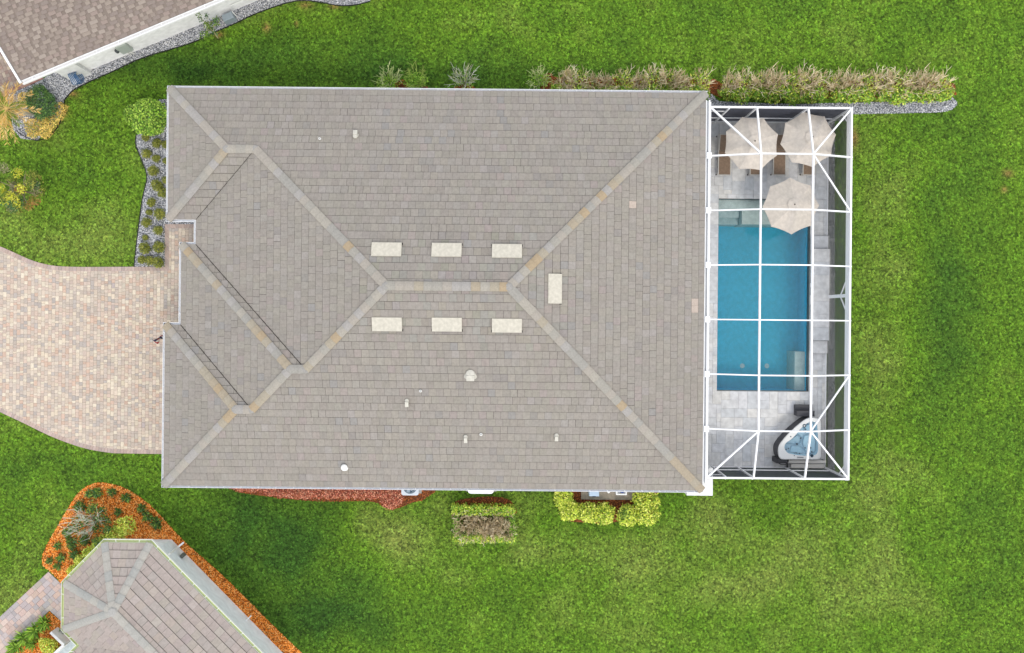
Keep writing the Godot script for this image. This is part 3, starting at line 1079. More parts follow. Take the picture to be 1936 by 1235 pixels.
# ---------------------------------------------------------------- the house
const EAVE := 3.0
const PITCH := 0.42
func house() -> void:
	var h := thing("house", "single-storey house with large grey flat-tiled hip roof and white gutters", "house", Vector3.ZERO)
	var xE := 8.36; var zN := -9.88; var zS := 7.49
	var xA := -13.87; var xB := -14.5; var xC := -15.18; var xD := -15.1
	var zD := -4.14; var zB := -3.05; var zC := 0.47
	var kW := 1.021; var kE := 0.98
	var s := PITCH
	var hm := (zS - zN) / 2; var hd := (zD - zN) / 2; var hb := (zS - zB) / 2; var hc := (zS - zC) / 2
	var NW := Vector2(xD, zN); var NE := Vector2(xE, zN); var SE := Vector2(xE, zS); var SW := Vector2(xC, zS)
	var D0 := Vector2(xD, zD); var D1 := Vector2(xD + hd * kW, zN + hd); var D2 := Vector2(xA + hd * kW, zN + hd)
	var A0 := Vector2(xA, zD); var A1 := Vector2(xA, zB)
	var R1 := Vector2(xA + hm * kW, zN + hm); var R2 := Vector2(xE - hm * kE, zN + hm)
	var B0 := Vector2(xB, zB); var B1 := Vector2(xB + hb * kW, zS - hb); var B2 := Vector2(xA + hb * kW, zS - hb); var B3 := Vector2(xB, zC)
	var C0 := Vector2(xC, zC); var C1 := Vector2(xC + hc * kW, zS - hc); var C2 := Vector2(xB + hc * kW, zS - hc)
	var foot := PackedVector2Array([NW, NE, SE, SW, C0, B3, B0, A1, A0, D0])
	var faces := [
		{"o": NW, "w": Vector2(0, 1), "s": s, "poly": PackedVector2Array([NW, NE, R2, R1, D2, D1])},
		{"o": SE, "w": Vector2(0, -1), "s": s, "poly": PackedVector2Array([SE, SW, C1, C2, B1, B2, R1, R2])},
		{"o": NE, "w": Vector2(-1, 0), "s": s / kE, "poly": PackedVector2Array([NE, SE, R2])},
		{"o": D0, "w": Vector2(1, 0), "s": s / kW, "poly": PackedVector2Array([D0, NW, D1])},
		{"o": D0, "w": Vector2(0, -1), "s": s, "poly": PackedVector2Array([D0, D1, D2, A0])},
		{"o": A0, "w": Vector2(1, 0), "s": s / kW, "poly": PackedVector2Array([A0, D2, R1, B2, A1])},
		{"o": B0, "w": Vector2(0, 1), "s": s, "poly": PackedVector2Array([B0, A1, B2, B1])},
		{"o": B0, "w": Vector2(1, 0), "s": s / kW, "poly": PackedVector2Array([B0, B1, C2, B3])},
		{"o": C0, "w": Vector2(0, 1), "s": s, "poly": PackedVector2Array([C0, B3, C2, C1])},
		{"o": C0, "w": Vector2(1, 0), "s": s / kW, "poly": PackedVector2Array([C0, C1, SW])},
	]
	# walls and soffit
	var mb := MB.new()
	var wall_line := mitre(foot, -0.55)
	mb.prism(wall_line, 0.0, EAVE - 0.14, lin(245, 244, 240, 0.9))
	put(mb.mesh(), "wall", MAT.stucco, h)
	excl.append(wall_line)
	mb = MB.new()
	mb.prism(foot, EAVE - 0.16, EAVE - 0.13, lin(238, 238, 238, 0.8), true)
	put(mb.mesh(), "soffit", MAT.metal_paint, h)
	mb = MB.new()
	var roof_mb := MB.new()
	var lift := func(p: Vector2, f: Dictionary) -> Vector3:
		return Vector3(p.x, EAVE + (p - f.o).dot(f.w) * f.s - 0.006, p.y)
	for f in faces:
		f.e = EAVE
		var t := Geometry2D.triangulate_polygon(f.poly)
		for i in range(0, t.size(), 3):
			roof_mb.tri(lift.call(f.poly[t[i]], f), lift.call(f.poly[t[i + 1]], f), lift.call(f.poly[t[i + 2]], f), lin(84, 78, 72, 0.8), Vector3.UP)
	for i in foot.size():
		var a := foot[i]
		var b := foot[(i + 1) % foot.size()]
		var nrm := (b - a).orthogonal()
		roof_mb.quad(Vector3(a.x, EAVE - 0.13, a.y), Vector3(b.x, EAVE - 0.13, b.y), Vector3(b.x, EAVE - 0.006, b.y), Vector3(a.x, EAVE - 0.006, a.y), lin(235, 235, 235, 0.8), Vector3(nrm.x, 0, nrm.y))
	var roof := put(roof_mb.mesh(), "roof", MAT.felt, h)
	var k := 0.575
	var pal := [lin(178, 171, 161, k), lin(175, 168, 159, k), lin(181, 174, 164, k), lin(177, 170, 162, k), lin(180, 173, 165, k)]
	var odd := [lin(181, 171, 164, k), lin(182, 171, 165, k), lin(173, 169, 165, k), lin(179, 173, 163, k), lin(171, 165, 159, k), lin(184, 177, 171, k)]
	var whole: Array = []
	var cut := MB.new()
	for f in faces:
		tile_face(f, whole, cut, 0.307, 0.325, 0.03, pal, odd)
	# three replaced tiles, paler than the rest
	for q in [[1204, 387], [1322, 575], [1322, 590]]:
		var best: Dictionary = whole[0]
		var bd := 1e9
		for t in whole:
			var c: Vector3 = t.p + t.u * 0.15 + t.s * 0.16
			var d := at(q[0], q[1], c.y).distance_to(c)
			if d < bd:
				bd = d
				best = t
		best.c = lin(206, 190, 178, 0.66)
	by_view(whole)
	lay_tiles(whole, cut, roof, 0.307, 0.03, MAT.tile, "tile")
	# caps along hips and ridges
	var up := func(p: Vector2, run: float) -> Vector3: return Vector3(p.x, EAVE + 0.02 + run * s, p.y)
	var cp := [lin(194, 187, 176, k), lin(189, 184, 175, k), lin(197, 190, 178, k), lin(186, 182, 175, k), lin(192, 188, 183, k)]
	var cs := [lin(196, 182, 160, k), lin(200, 179, 150, k), lin(194, 184, 166, k)]
	var shapes := {}
	for l in [[NW, 0.0, D1, hd], [D0, 0.0, D1, hd], [D1, hd, D2, hd], [D2, hd, R1, hm], [R1, hm, R2, hm], [NE, 0.0, R2, hm], [SE, 0.0, R2, hm], [B2, hb, R1, hm], [B1, hb, B2, hb], [B0, 0.0, B1, hb], [C2, hc, B1, hb], [C1, hc, C2, hc], [C0, 0.0, C1, hc], [SW, 0.0, C1, hc]]:
		lay_caps(roof, up.call(l[0], l[1]), up.call(l[2], l[3]), cp, shapes, 0.37, 0.12, cs)
	# lead-coloured mortar where the caps meet
	for l in [[R1, hm], [R2, hm], [D1, hd], [C1, hc], [B2, hb], [B1, hb], [D2, hd], [C2, hc]]:
		mb = MB.new()
		mb.lathe(up.call(l[0], l[1]) + Vector3(0, -0.02, 0), [Vector2(0.19, 0.0), Vector2(0.15, 0.06), Vector2(0.07, 0.085), Vector2(0, 0.09)], 7, lin(184, 181, 176, k))
		put(mb.mesh(), "ridge_mortar", MAT.cap, roof)
	# valley flashing: dark metal strips
	for l in [[A0, 0.0, D2, hd, 0.010], [A1, 0.0, B2, hb, 0.02], [B3, 0.0, C2, hc, 0.02]]:
		mb = MB.new()
		mb.beam(up.call(l[0], l[1]) + Vector3(0, 0.016, 0), up.call(l[2], l[3]) + Vector3(0, 0.016, 0), l[4], 0.02, lin(58, 54, 50, 0.8))
		put(mb.mesh(), "valley_flashing", MAT.felt, roof)
	gutters(h, foot, EAVE + 0.005, MAT.metal_paint, lin(240, 242, 246, 0.82), [1])
	# the east gutter is the wide one that carries the pool enclosure
	mb = MB.new()
	mb.box(Vector3(xE + 0.012, EAVE - 0.20, zN + 0.3), Vector3(xE + 0.06, EAVE - 0.02, zS - 0.3), lin(242, 243, 245, 0.82))
	mb.box(Vector3(xE + 0.14, EAVE - 0.20, zN + 0.3), Vector3(xE + 0.20, EAVE + 0.01, zS - 0.3), lin(242, 243, 245, 0.82))
	mb.box(Vector3(xE + 0.06, EAVE - 0.20, zN + 0.3), Vector3(xE + 0.14, EAVE - 0.17, zS - 0.3), lin(242, 243, 245, 0.82))
	put(mb.mesh(), "gutter", MAT.metal_paint, h)
	# vents
	var plane := func(x: float, y: float) -> Vector3:      # pixel -> point on the roof
		var hh := 3.0
		var p := at(x, y, hh)
		for i in 12:
			var q := Vector2(p.x, p.z)
			var r := -1.0
			for f in faces:
				if Geometry2D.is_point_in_polygon(q, f.poly):
					r = EAVE + (q - f.o).dot(f.w) * f.s
			if r < 0.0: break
			p = at(x, y, r)
		return p
	var cream := lin(238, 232, 216, 0.62)
	for v in [[731, 474, 0, -1], [844.5, 475, 0, -1], [958.5, 477, 0, -1], [732, 611, 0, 1], [845, 611.5, 0, 1], [958.5, 613.5, 0, 1], [1047, 546, 1, 0]]:
		var p: Vector3 = plane.call(v[0], v[1])
		var dn := Vector3(v[2], -s, v[3]).normalized()
		var sd := Vector3.UP.cross(dn).normalized()
		var nn := dn.cross(sd)
		if nn.y < 0: nn = -nn
		var o := p + nn * 0.05
		mb = MB.new()
		# a low hood, open and dark along its downhill side
		var wd := 0.60
		var lg := 0.27
		mb.quad(o - sd * wd - dn * lg + nn * 0.02, o + sd * wd - dn * lg + nn * 0.02, o + sd * wd + dn * lg + nn * 0.10, o - sd * wd + dn * lg + nn * 0.10, cream, nn)
		for q in [-1.0, 1.0]:
			mb.quad(o + sd * wd * q - dn * lg + nn * 0.02, o + sd * wd * q + dn * lg + nn * 0.10, o + sd * wd * q + dn * lg - nn * 0.05, o + sd * wd * q - dn * lg - nn * 0.05, cream, sd * q)
		mb.quad(o - sd * wd - dn * lg + nn * 0.02, o + sd * wd - dn * lg + nn * 0.02, o + sd * wd - dn * lg - nn * 0.05, o - sd * wd - dn * lg - nn * 0.05, cream, -dn)
		mb.quad(o - sd * wd * 0.98 + dn * (lg - 0.03) + nn * 0.08, o + sd * wd * 0.98 + dn * (lg - 0.03) + nn * 0.08, o + sd * wd * 0.98 + dn * (lg - 0.03) - nn * 0.04, o - sd * wd * 0.98 + dn * (lg - 0.03) - nn * 0.04, lin(40, 38, 36), dn)
		mb.obox(o + dn * (lg + 0.012) + nn * 0.088, sd * wd, nn * 0.012, dn * 0.012, cream)
		mb.obox(o + dn * (lg + 0.02) - nn * 0.018, sd * (wd + 0.03), nn * 0.006, dn * 0.05, lin(58, 54, 50))
		put(mb.mesh(), "roof_vent", MAT.vent_paint, roof)
	for v in [[672.5, 256, 0.11, 0.17, 0.16, -1], [889.5, 710, 0.20, 0.20, 0.18, 1], [769.5, 760, 0.09, 0.19, 0.14, 1], [880.5, 828, 0.09, 0.19, 0.14, 1], [1052, 825, 0.09, 0.18, 0.14, 1]]:
		# gooseneck exhaust: a stub with a hood that turns downhill
		var p: Vector3 = plane.call(v[0], v[1])
		var dn := Vector3(0, -s, v[5]).normalized()
		var sd := Vector3.RIGHT
		var nn := dn.cross(sd)
		if nn.y < 0: nn = -nn
		mb = MB.new()
		var col := lin(232, 228, 216, 0.66)
		mb.lathe(p - dn * v[3] * 0.35 - Vector3(0, 0.03, 0), [Vector2(v[2] * 1.5, 0), Vector2(v[2], 0.05), Vector2(v[2] * 0.9, v[4]), Vector2(v[2] * 0.5, v[4] * 1.15), Vector2(0, v[4] * 1.2)], 10, col)
		mb.obox(p + dn * v[3] * 0.2 + nn * v[4] * 0.8, sd * v[2] * 0.8, nn * 0.06, dn * v[3] * 0.62, col)
		put(mb.mesh(), "exhaust_hood", MAT.vent_paint, roof)
	for v in [[605, 263, 0.05], [795, 739, 0.05], [909.5, 821, 0.055], [652, 883, 0.14]]:
		var p: Vector3 = plane.call(v[0], v[1])
		mb = MB.new()
		var r: float = v[2]
		var col := lin(238, 238, 236, 0.78)
		mb.lathe(p - Vector3(0, 0.04, 0), [Vector2(r * 1.7, 0), Vector2(r * 1.1, 0.06), Vector2(r, 0.16), Vector2(r * 0.62, 0.165), Vector2(r * 0.6, 0.10), Vector2(0, 0.10)] if r < 0.1 else [Vector2(r * 1.3, 0), Vector2(r * 0.7, 0.08), Vector2(r * 0.6, 0.16), Vector2(r * 1.05, 0.2), Vector2(r, 0.24), Vector2(r * 0.6, 0.28), Vector2(0, 0.3)], 12, col)
		put(mb.mesh(), "vent_pipe", MAT.metal_paint, roof)
	# white corner piers of the lanai
	mb = MB.new()
	var c0 := at2(1299, 912, 2.6); var c1 := at2(1347.5, 937.5, 2.6)
	mb.prism(PackedVector2Array([Vector2(c0.x, zS - 0.9), Vector2(c1.x, zS - 0.9), Vector2(c1.x, c1.y), Vector2(c0.x, c1.y)]), 0.0, 2.6, lin(250, 250, 250, 0.86))
	put(mb.mesh(), "corner_pier", MAT.stucco, h)
	mb = MB.new()
	c1 = at2(1345, 204, 2.6)
	mb.prism(PackedVector2Array([Vector2(7.4, -9.60), Vector2(c1.x, -9.60), Vector2(c1.x, -9.22), Vector2(7.4, -9.22)]), 0.0, 2.6, lin(250, 250, 250, 0.86))
	put(mb.mesh(), "corner_pier", MAT.stucco, h)
	# garage doors and front door on the west side
	for g in [[-14.63, 2.2, 4.9, 2.25], [-13.95, -2.3, -0.2, 2.25]]:
		mb = MB.new()
		mb.box(Vector3(g[0] - 0.03, 0.05, g[1]), Vector3(g[0] + 0.02, g[3], g[2]), lin(225, 224, 220, 0.8))
		for i in 4:
			mb.box(Vector3(g[0] - 0.045, 0.1 + i * 0.54, g[1] + 0.06), Vector3(g[0] - 0.03, 0.56 + i * 0.54, g[2] - 0.06), lin(230, 229, 226, 0.8))
		put(mb.mesh(), "garage_door", MAT.metal_paint, h)
# ---------------------------------------------------------------- pool
const WATER := -0.03
const DECK := 0.10
func pool_area() -> void:
	# concrete base of the deck round the basin
	var d := Node3D.new()
	d.name = "pool_deck"
	add_child(d)
	d.set_meta("kind", "structure")
	var mb := MB.new()
	var cc := lin(186, 184, 180, 0.7)
	var top := DECK - 0.035
	mb.box(Vector3(DX0, -0.3, DZ0), Vector3(DX1, top, WZ0), cc)
	mb.box(Vector3(DX0, -0.3, WZ1), Vector3(DX1, top, DZ1), cc)
	mb.box(Vector3(DX0, -0.3, WZ0), Vector3(WX0, top, WZ1), cc)
	mb.box(Vector3(WX1, -0.3, WZ0), Vector3(DX1, top, WZ1), cc)
	put(mb.mesh(), "slab", MAT.concrete, d)
	# stone pavers of mixed sizes, laid on a 20 cm module that starts at the pool's corner
	var m := 0.2065
	var ix0 := int(floor((DX0 - WX0) / m)); var ix1 := int(floor((DX1 - WX0) / m))
	var iz0 := int(floor((DZ0 - WZ0) / m)); var iz1 := int(floor((DZ1 - WZ0) / m))
	var px1 := roundi((WX1 - WX0) / m); var pz1 := roundi((WZ1 - WZ0) / m)
	var taken := {}
	var free := func(i: int, j: int) -> bool:
		if i < ix0 or j < iz0 or i > ix1 or j > iz1: return false
		if i >= 0 and i < px1 and j >= 0 and j < pz1: return false
		return not taken.has(Vector2i(i, j))
	var pal := [lin(224, 223, 222, 1.0), lin(220, 220, 221, 1.0), lin(227, 226, 224, 1.0), lin(217, 218, 220, 1.0), lin(222, 222, 224, 1.0), lin(225, 223, 220, 1.0), lin(212, 214, 217, 1.0)]
	var shapes := {}
	for j in range(iz0, iz1 + 1):
		for i in range(ix0, ix1 + 1):
			if not free.call(i, j):
				continue
			var sizes := [Vector2i(4, 2), Vector2i(3, 2), Vector2i(2, 3), Vector2i(2, 2), Vector2i(2, 4), Vector2i(3, 2), Vector2i(3, 3)]
			var size := Vector2i(1, 1)
			for tries in 5:
				var c: Vector2i = pick(sizes)
				var ok := true
				for a in c.x:
					for b in c.y:
						if not free.call(i + a, j + b): ok = false
				if ok:
					size = c
					break
			if size == Vector2i(1, 1):
				if free.call(i + 1, j): size = Vector2i(2, 1)
				elif free.call(i, j + 1): size = Vector2i(1, 2)
			for a in size.x:
				for b in size.y:
					taken[Vector2i(i + a, j + b)] = true
			var x0 := WX0 + i * m; var z0 := WZ0 + j * m
			var x1 := minf(x0 + size.x * m, DX1); var z1 := minf(z0 + size.y * m, DZ1)
			x0 = maxf(x0, DX0); z0 = maxf(z0, DZ0)
			var tone: Color = pick(pal)
			var key := "%s %.2f %.2f" % [tone, x1 - x0, z1 - z0]
			if not shapes.has(key):
				var q := MB.new()
				q.cbox(Vector3(0.003, 0, 0.003), Vector3(x1 - x0 - 0.003, 0.034, z1 - z0 - 0.003), 0.004, tone)
				shapes[key] = q.mesh()
			var o := put(shapes[key], "stone_paver", MAT.stone_tile, d)
			o.position = Vector3(x0, top + 0.001 + rng.randf_range(-0.001, 0.0015), z0)
	# basin
	var p := Node3D.new()
	p.name = "swimming_pool"
	add_child(p)
	tag(p, "rectangular swimming pool with blue water, entry steps and sun shelf", "pool")
	mb = MB.new()
	var pc := lin(72, 212, 254, 1.0)  # bluer than shelf and steps: part of the water's depth tint painted into the plaster
	var deep := -1.65
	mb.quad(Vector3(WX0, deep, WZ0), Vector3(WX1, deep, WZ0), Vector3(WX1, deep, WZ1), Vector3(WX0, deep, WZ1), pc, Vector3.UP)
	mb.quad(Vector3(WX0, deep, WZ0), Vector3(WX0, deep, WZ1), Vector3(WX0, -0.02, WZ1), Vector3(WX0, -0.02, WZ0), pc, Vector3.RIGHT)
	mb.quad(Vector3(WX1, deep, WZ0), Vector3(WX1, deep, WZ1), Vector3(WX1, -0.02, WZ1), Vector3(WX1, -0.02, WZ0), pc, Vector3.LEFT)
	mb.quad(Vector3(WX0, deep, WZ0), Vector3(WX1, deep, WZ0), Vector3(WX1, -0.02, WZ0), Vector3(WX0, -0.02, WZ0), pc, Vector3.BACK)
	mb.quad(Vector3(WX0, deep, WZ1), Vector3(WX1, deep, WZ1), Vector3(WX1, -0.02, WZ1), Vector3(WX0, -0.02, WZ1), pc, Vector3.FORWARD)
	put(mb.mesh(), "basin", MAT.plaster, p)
	# waterline band
	mb = MB.new()
	var wl := lin(120, 128, 130, 0.8)
	for q in [[Vector3(WX0, -0.16, WZ0), Vector3(WX0 + 0.012, DECK - 0.036, WZ1)], [Vector3(WX1 - 0.012, -0.16, WZ0), Vector3(WX1, DECK - 0.036, WZ1)], [Vector3(WX0 + 0.012, -0.16, WZ0), Vector3(WX1 - 0.012, DECK - 0.036, WZ0 + 0.012)], [Vector3(WX0 + 0.012, -0.16, WZ1 - 0.012), Vector3(WX1 - 0.012, DECK - 0.036, WZ1)]]:
		mb.box(q[0], q[1], wl)
	put(mb.mesh(), "waterline_band", MAT.stone_tile, p)
	var e := 0.013
	var sx := at2(1402.5, 400, -0.3).x
	var sz := at2(1402, 424, -0.3).y
	var lz := at2(1360, 398, -0.3).y
	mb = MB.new()
	mb.prism(PackedVector2Array([Vector2(WX0 + e, WZ0 + e), Vector2(WX1 - e, WZ0 + e), Vector2(WX1 - e, sz), Vector2(sx, sz), Vector2(sx, lz), Vector2(WX0 + e, lz)]), deep + 0.002, -0.26, lin(205, 220, 215, 0.85))
	put(mb.mesh(), "sun_shelf", MAT.plaster, p)
	var z1 := at2(1360, 411.5, -0.55).y
	var z2 := at2(1360, 424.5, -0.8).y
	for k in [[lz + 0.002, z1, -0.55], [z1 + 0.002, z2, -0.80]]:
		mb = MB.new()
		mb.box(Vector3(WX0 + e, deep + 0.002, k[0]), Vector3(sx - 0.05, k[2], k[1]), lin(200, 218, 215, 0.85))
		put(mb.mesh(), "entry_step", MAT.plaster, p)
	var b0 := at2(1503, 665, -0.45)
	mb = MB.new()
	mb.box(Vector3(b0.x, deep + 0.002, b0.y), Vector3(WX1 - e, -0.45, WZ1 - e), lin(200, 218, 215, 0.85))
	put(mb.mesh(), "bench", MAT.plaster, p)
	for k in [[1403.5, 692], [1450, 692]]:
		mb = MB.new()
		mb.lathe(at(k[0], k[1], deep) + Vector3(0, 0.003, 0), [Vector2(0.12, 0), Vector2(0.115, 0.02), Vector2(0.09, 0.025), Vector2(0, 0.025)], 16, lin(236, 240, 240, 0.9))
		put(mb.mesh(), "drain_cover", MAT.plastic, p)
	# water: a surface that mirrors the sky, and the tint of its depth
	mb = MB.new()
	mb.quad(Vector3(WX0 + 0.013, WATER, WZ0 + 0.013), Vector3(WX1 - 0.013, WATER, WZ0 + 0.013), Vector3(WX1 - 0.013, WATER, WZ1 - 0.013), Vector3(WX0 + 0.013, WATER, WZ1 - 0.013), Color.WHITE, Vector3.UP)
	var w := put(mb.mesh(), "pool_water", MAT.water)
	w.set_meta("kind", "structure")
	var fog := FogVolume.new()
	fog.name = "pool_water_body"
	fog.size = Vector3(WX1 - WX0 - 0.03, WATER - deep - 0.012, WZ1 - WZ0 - 0.03)
	fog.position = Vector3((WX0 + WX1) / 2, (WATER + deep) / 2, (WZ0 + WZ1) / 2)
	var fm := FogMaterial.new()
	fm.density = 0.28
	fm.albedo = Color(0.0, 0.93, 1.0)
	fog.material = fm
	add_child(fog)
	tag(fog, "clear blue water filling the swimming pool", "water", "", "stuff")
	# raised beam wall on the east side, its middle higher, capped with stone
	var rw := thing("raised_pool_wall", "raised stepped stone beam wall along the far long side of the pool", "wall", Vector3(WX1, 0, 0))
	for k in [[446, 470, 0.24], [470.3, 643.6, 0.44], [644, 668, 0.24]]:
		var za := at2(1530, k[0], k[2]).y
		var zb := at2(1530, k[1], k[2]).y
		mb = MB.new()
		mb.box(Vector3(0.01, DECK + 0.002, za + 0.02), Vector3(0.80, k[2] - 0.04, zb - 0.02), lin(205, 204, 202, 0.85))
		var wall := put(mb.mesh(), "wall_block", MAT.stucco, rw)
		var n := maxi(1, roundi((zb - za) / 0.6))
		for i in n:
			mb = MB.new()
			var a := za + (zb - za) * i / n
			var b := za + (zb - za) * (i + 1) / n
			mb.cbox(Vector3(-0.02, k[2] - 0.04, a + 0.002), Vector3(0.85, k[2], b - 0.002), 0.006, pick(pal))
			put(mb.mesh(), "capstone", MAT.stone_tile, rw)
	for k in [[536, 544], [558, 576]]:
		mb = MB.new()
		var a := at2(1520, k[0], 0).y
		var b := at2(1520, k[1], 0).y
		mb.box(Vector3(-0.07, 0.30, a), Vector3(0.012, 0.33, b), lin(235, 235, 235, 0.85))
		put(mb.mesh(), "spillway_lip", MAT.metal_paint, rw)

# ---------------------------------------------------------------- screen enclosure
func enclosure() -> void:
	var t := thing("pool_enclosure", "white aluminium screen enclosure with raised flat top over the pool", "enclosure", Vector3(8.5, 0, DZ0))
	var o := t.position
	var white := lin(246, 247, 250, 0.84)
	var e := 2.80
	var hc := 3.52
	var xl := 8.58; var xr := 14.82
	var zt := -9.33; var zb := 6.97
	var x1 := 10.65; var x2 := 12.90
	var rows := [-7.16, -4.76, -2.37, 0.01, 2.40, 4.80]
	var P := func(x: float, y: float, z: float) -> Vector3: return Vector3(x, y, z) - o
	var beam := func(a: Vector3, b: Vector3, w: float, h: float, called: String) -> void:
		var mb := MB.new()
		mb.beam(a, b, w, h, white)
		put(mb.mesh(), called, MAT.metal_paint, t)
	# rafters
	for z in rows:
		beam.call(P.call(xl, e + 0.08, z), P.call(x1, hc, z), 0.054, 0.15, "rafter")
		beam.call(P.call(x1, hc, z), P.call(x2, hc, z), 0.054, 0.15, "rafter")
		beam.call(P.call(x2, hc, z), P.call(xr, e + 0.05, z), 0.054, 0.15, "rafter")
		var mb := MB.new()
		mb.box(P.call(xl - 0.16, e + 0.05, z - 0.13), P.call(xl + 0.05, e + 0.24, z + 0.13), white)
		put(mb.mesh(), "bracket", MAT.metal_paint, t)
	for x in [x1, x2]:
		for i in rows.size() - 1:
			beam.call(P.call(x, hc + 0.002, rows[i]), P.call(x, hc + 0.002, rows[i + 1]), 0.072, 0.11, "purlin")
	var ends := [[x1, rows[0], zt], [x2, rows[0], zt], [x1, rows[5], zb], [x2, rows[5], zb]]
	for k in ends:
		beam.call(P.call(k[0], hc, k[1]), P.call(k[0], e + 0.04, k[2]), 0.062, 0.12, "rafter")
	for k in [[x1, rows[0], xl, zt], [x2, rows[0], xr, zt], [x1, rows[5], xl, zb], [x2, rows[5], xr, zb]]:
		beam.call(P.call(k[0], hc, k[1]), P.call(k[2], e + 0.04, k[3]), 0.058, 0.12, "hip_beam")
	beam.call(P.call(x2, hc, rows[0]), P.call(xr, e + 0.04, rows[1]), 0.06, 0.06, "brace")
	beam.call(P.call(x2, hc, rows[5]), P.call(xr, e + 0.04, rows[4]), 0.06, 0.06, "brace")
	# perimeter
	beam.call(P.call(xl, e, zt), P.call(xr, e, zt), 0.075, 0.10, "top_rail")
	beam.call(P.call(xl, e, zb), P.call(xr, e, zb), 0.075, 0.10, "top_rail")
	beam.call(P.call(xr, e, zt - 0.045), P.call(xr, e, zb + 0.045), 0.08, 0.10, "top_rail")
	beam.call(P.call(xr - 0.02, e - 0.22, zt + 0.05), P.call(xr - 0.02, e - 0.22, zb - 0.05), 0.07, 0.32, "header_beam")
	beam.call(P.call(xl, e + 0.06, zt), P.call(xl, e + 0.06, zb), 0.08, 0.12, "top_rail")
	for z in [zt, zb]:
		var inn := 0.0
		beam.call(P.call(xl + 0.1, 0.84, z), P.call(xr - 0.06, 0.84, z), 0.055, 0.07, "chair_rail")
		beam.call(P.call(xl + 0.1, DECK + 0.03, z), P.call(xr - 0.06, DECK + 0.03, z), 0.055, 0.06, "sole_rail")
		for x in [9.45, x1 - 0.02, x2 - 0.02]:
			beam.call(P.call(x, DECK, z + 0.001), P.call(x, e - 0.05, z + 0.001), 0.06, 0.14, "post")
		beam.call(P.call(xr - 0.03, DECK, z), P.call(xr - 0.03, e - 0.05, z), 0.14, 0.14, "post")
		beam.call(P.call(xl + 0.06, DECK, z), P.call(xl + 0.06, e - 0.05, z), 0.05, 0.10, "post")
		# door frame between the house and the first post
		beam.call(P.call(xl + 0.12, 2.1, z + 0.004), P.call(9.42, 2.1, z + 0.004), 0.05, 0.07, "door_header")
		var s := 1.0 if z < 0 else -1.0
		beam.call(P.call(xr - 0.02, e - 0.9, z + 0.07 * s), P.call(xr - 0.02, e - 0.3, z + 0.55 * s), 0.06, 0.06, "knee_brace")
	beam.call(P.call(xr - 0.02, DECK, -1.10), P.call(xr - 0.02, e - 0.38, -1.10), 0.075, 0.15, "post")
	for s in [-1.0, 1.0]:
		beam.call(P.call(xr - 0.02, e - 1.0, -1.10), P.call(xr - 0.02, e - 0.38, -1.10 + 0.62 * s), 0.055, 0.055, "knee_brace")
	beam.call(P.call(xr - 0.02, DECK + 0.03, zt + 0.07), P.call(xr - 0.02, DECK + 0.03, zb - 0.07), 0.05, 0.06, "sole_rail")
	# screen panels
	var panel := func(pts: Array, m: Material) -> void:
		var mb := MB.new()
		for i in range(1, pts.size() - 1):
			mb.tri(pts[0], pts[i], pts[i + 1], Color.WHITE, Vector3.UP)
		put(mb.mesh(), "screen_panel", m, t)
	var up := Vector3(0, 0.055, 0)
	for i in 5:
		var a: float = rows[i]
		var b: float = rows[i + 1]
		panel.call([P.call(xl, e + 0.13, a), P.call(x1, hc + 0.05, a), P.call(x1, hc + 0.05, b), P.call(xl, e + 0.13, b)], MAT.roof_screen)
		panel.call([P.call(x1, hc + 0.05, a), P.call(x2, hc + 0.05, a), P.call(x2, hc + 0.05, b), P.call(x1, hc + 0.05, b)], MAT.roof_screen)
		panel.call([P.call(x2, hc + 0.05, a), P.call(xr, e + 0.06, a), P.call(xr, e + 0.06, b), P.call(x2, hc + 0.05, b)], MAT.roof_screen)
	for k in [[rows[0], zt], [rows[5], zb]]:
		panel.call([P.call(xl, e + 0.06, k[1]), P.call(xl, e + 0.13, k[0]), P.call(x1, hc + 0.05, k[0])], MAT.roof_screen)
		panel.call([P.call(xl, e + 0.06, k[1]), P.call(x1, hc + 0.05, k[0]), P.call(x1, e + 0.06, k[1])], MAT.roof_screen)
		panel.call([P.call(x1, e + 0.06, k[1]), P.call(x1, hc + 0.05, k[0]), P.call(x2, hc + 0.05, k[0]), P.call(x2, e + 0.06, k[1])], MAT.roof_screen)
		panel.call([P.call(x2, e + 0.06, k[1]), P.call(x2, hc + 0.05, k[0]), P.call(xr, e + 0.06, k[1])], MAT.roof_screen)
		panel.call([P.call(xr, e + 0.06, k[1]), P.call(x2, hc + 0.05, k[0]), P.call(xr, e + 0.06, k[0])], MAT.roof_screen)
		var xs := [xl + 0.1, 9.45, x1, x2, xr - 0.08]
		for i in 4:
			panel.call([P.call(xs[i], 0.88, k[1]), P.call(xs[i + 1], 0.88, k[1]), P.call(xs[i + 1], e - 0.05, k[1]), P.call(xs[i], e - 0.05, k[1])], MAT.wall_screen)
			panel.call([P.call(xs[i], 0.16, k[1]), P.call(xs[i + 1], 0.16, k[1]), P.call(xs[i + 1], 0.80, k[1]), P.call(xs[i], 0.80, k[1])], MAT.wall_screen)
	panel.call([P.call(xr - 0.02, 0.16, zt + 0.07), P.call(xr - 0.02, e - 0.38, zt + 0.07), P.call(xr - 0.02, e - 0.38, -1.17), P.call(xr - 0.02, 0.16, -1.17)], MAT.side_screen)
	panel.call([P.call(xr - 0.02, 0.16, -1.03), P.call(xr - 0.02, e - 0.38, -1.03), P.call(xr - 0.02, e - 0.38, zb - 0.07), P.call(xr - 0.02, 0.16, zb - 0.07)], MAT.side_screen)

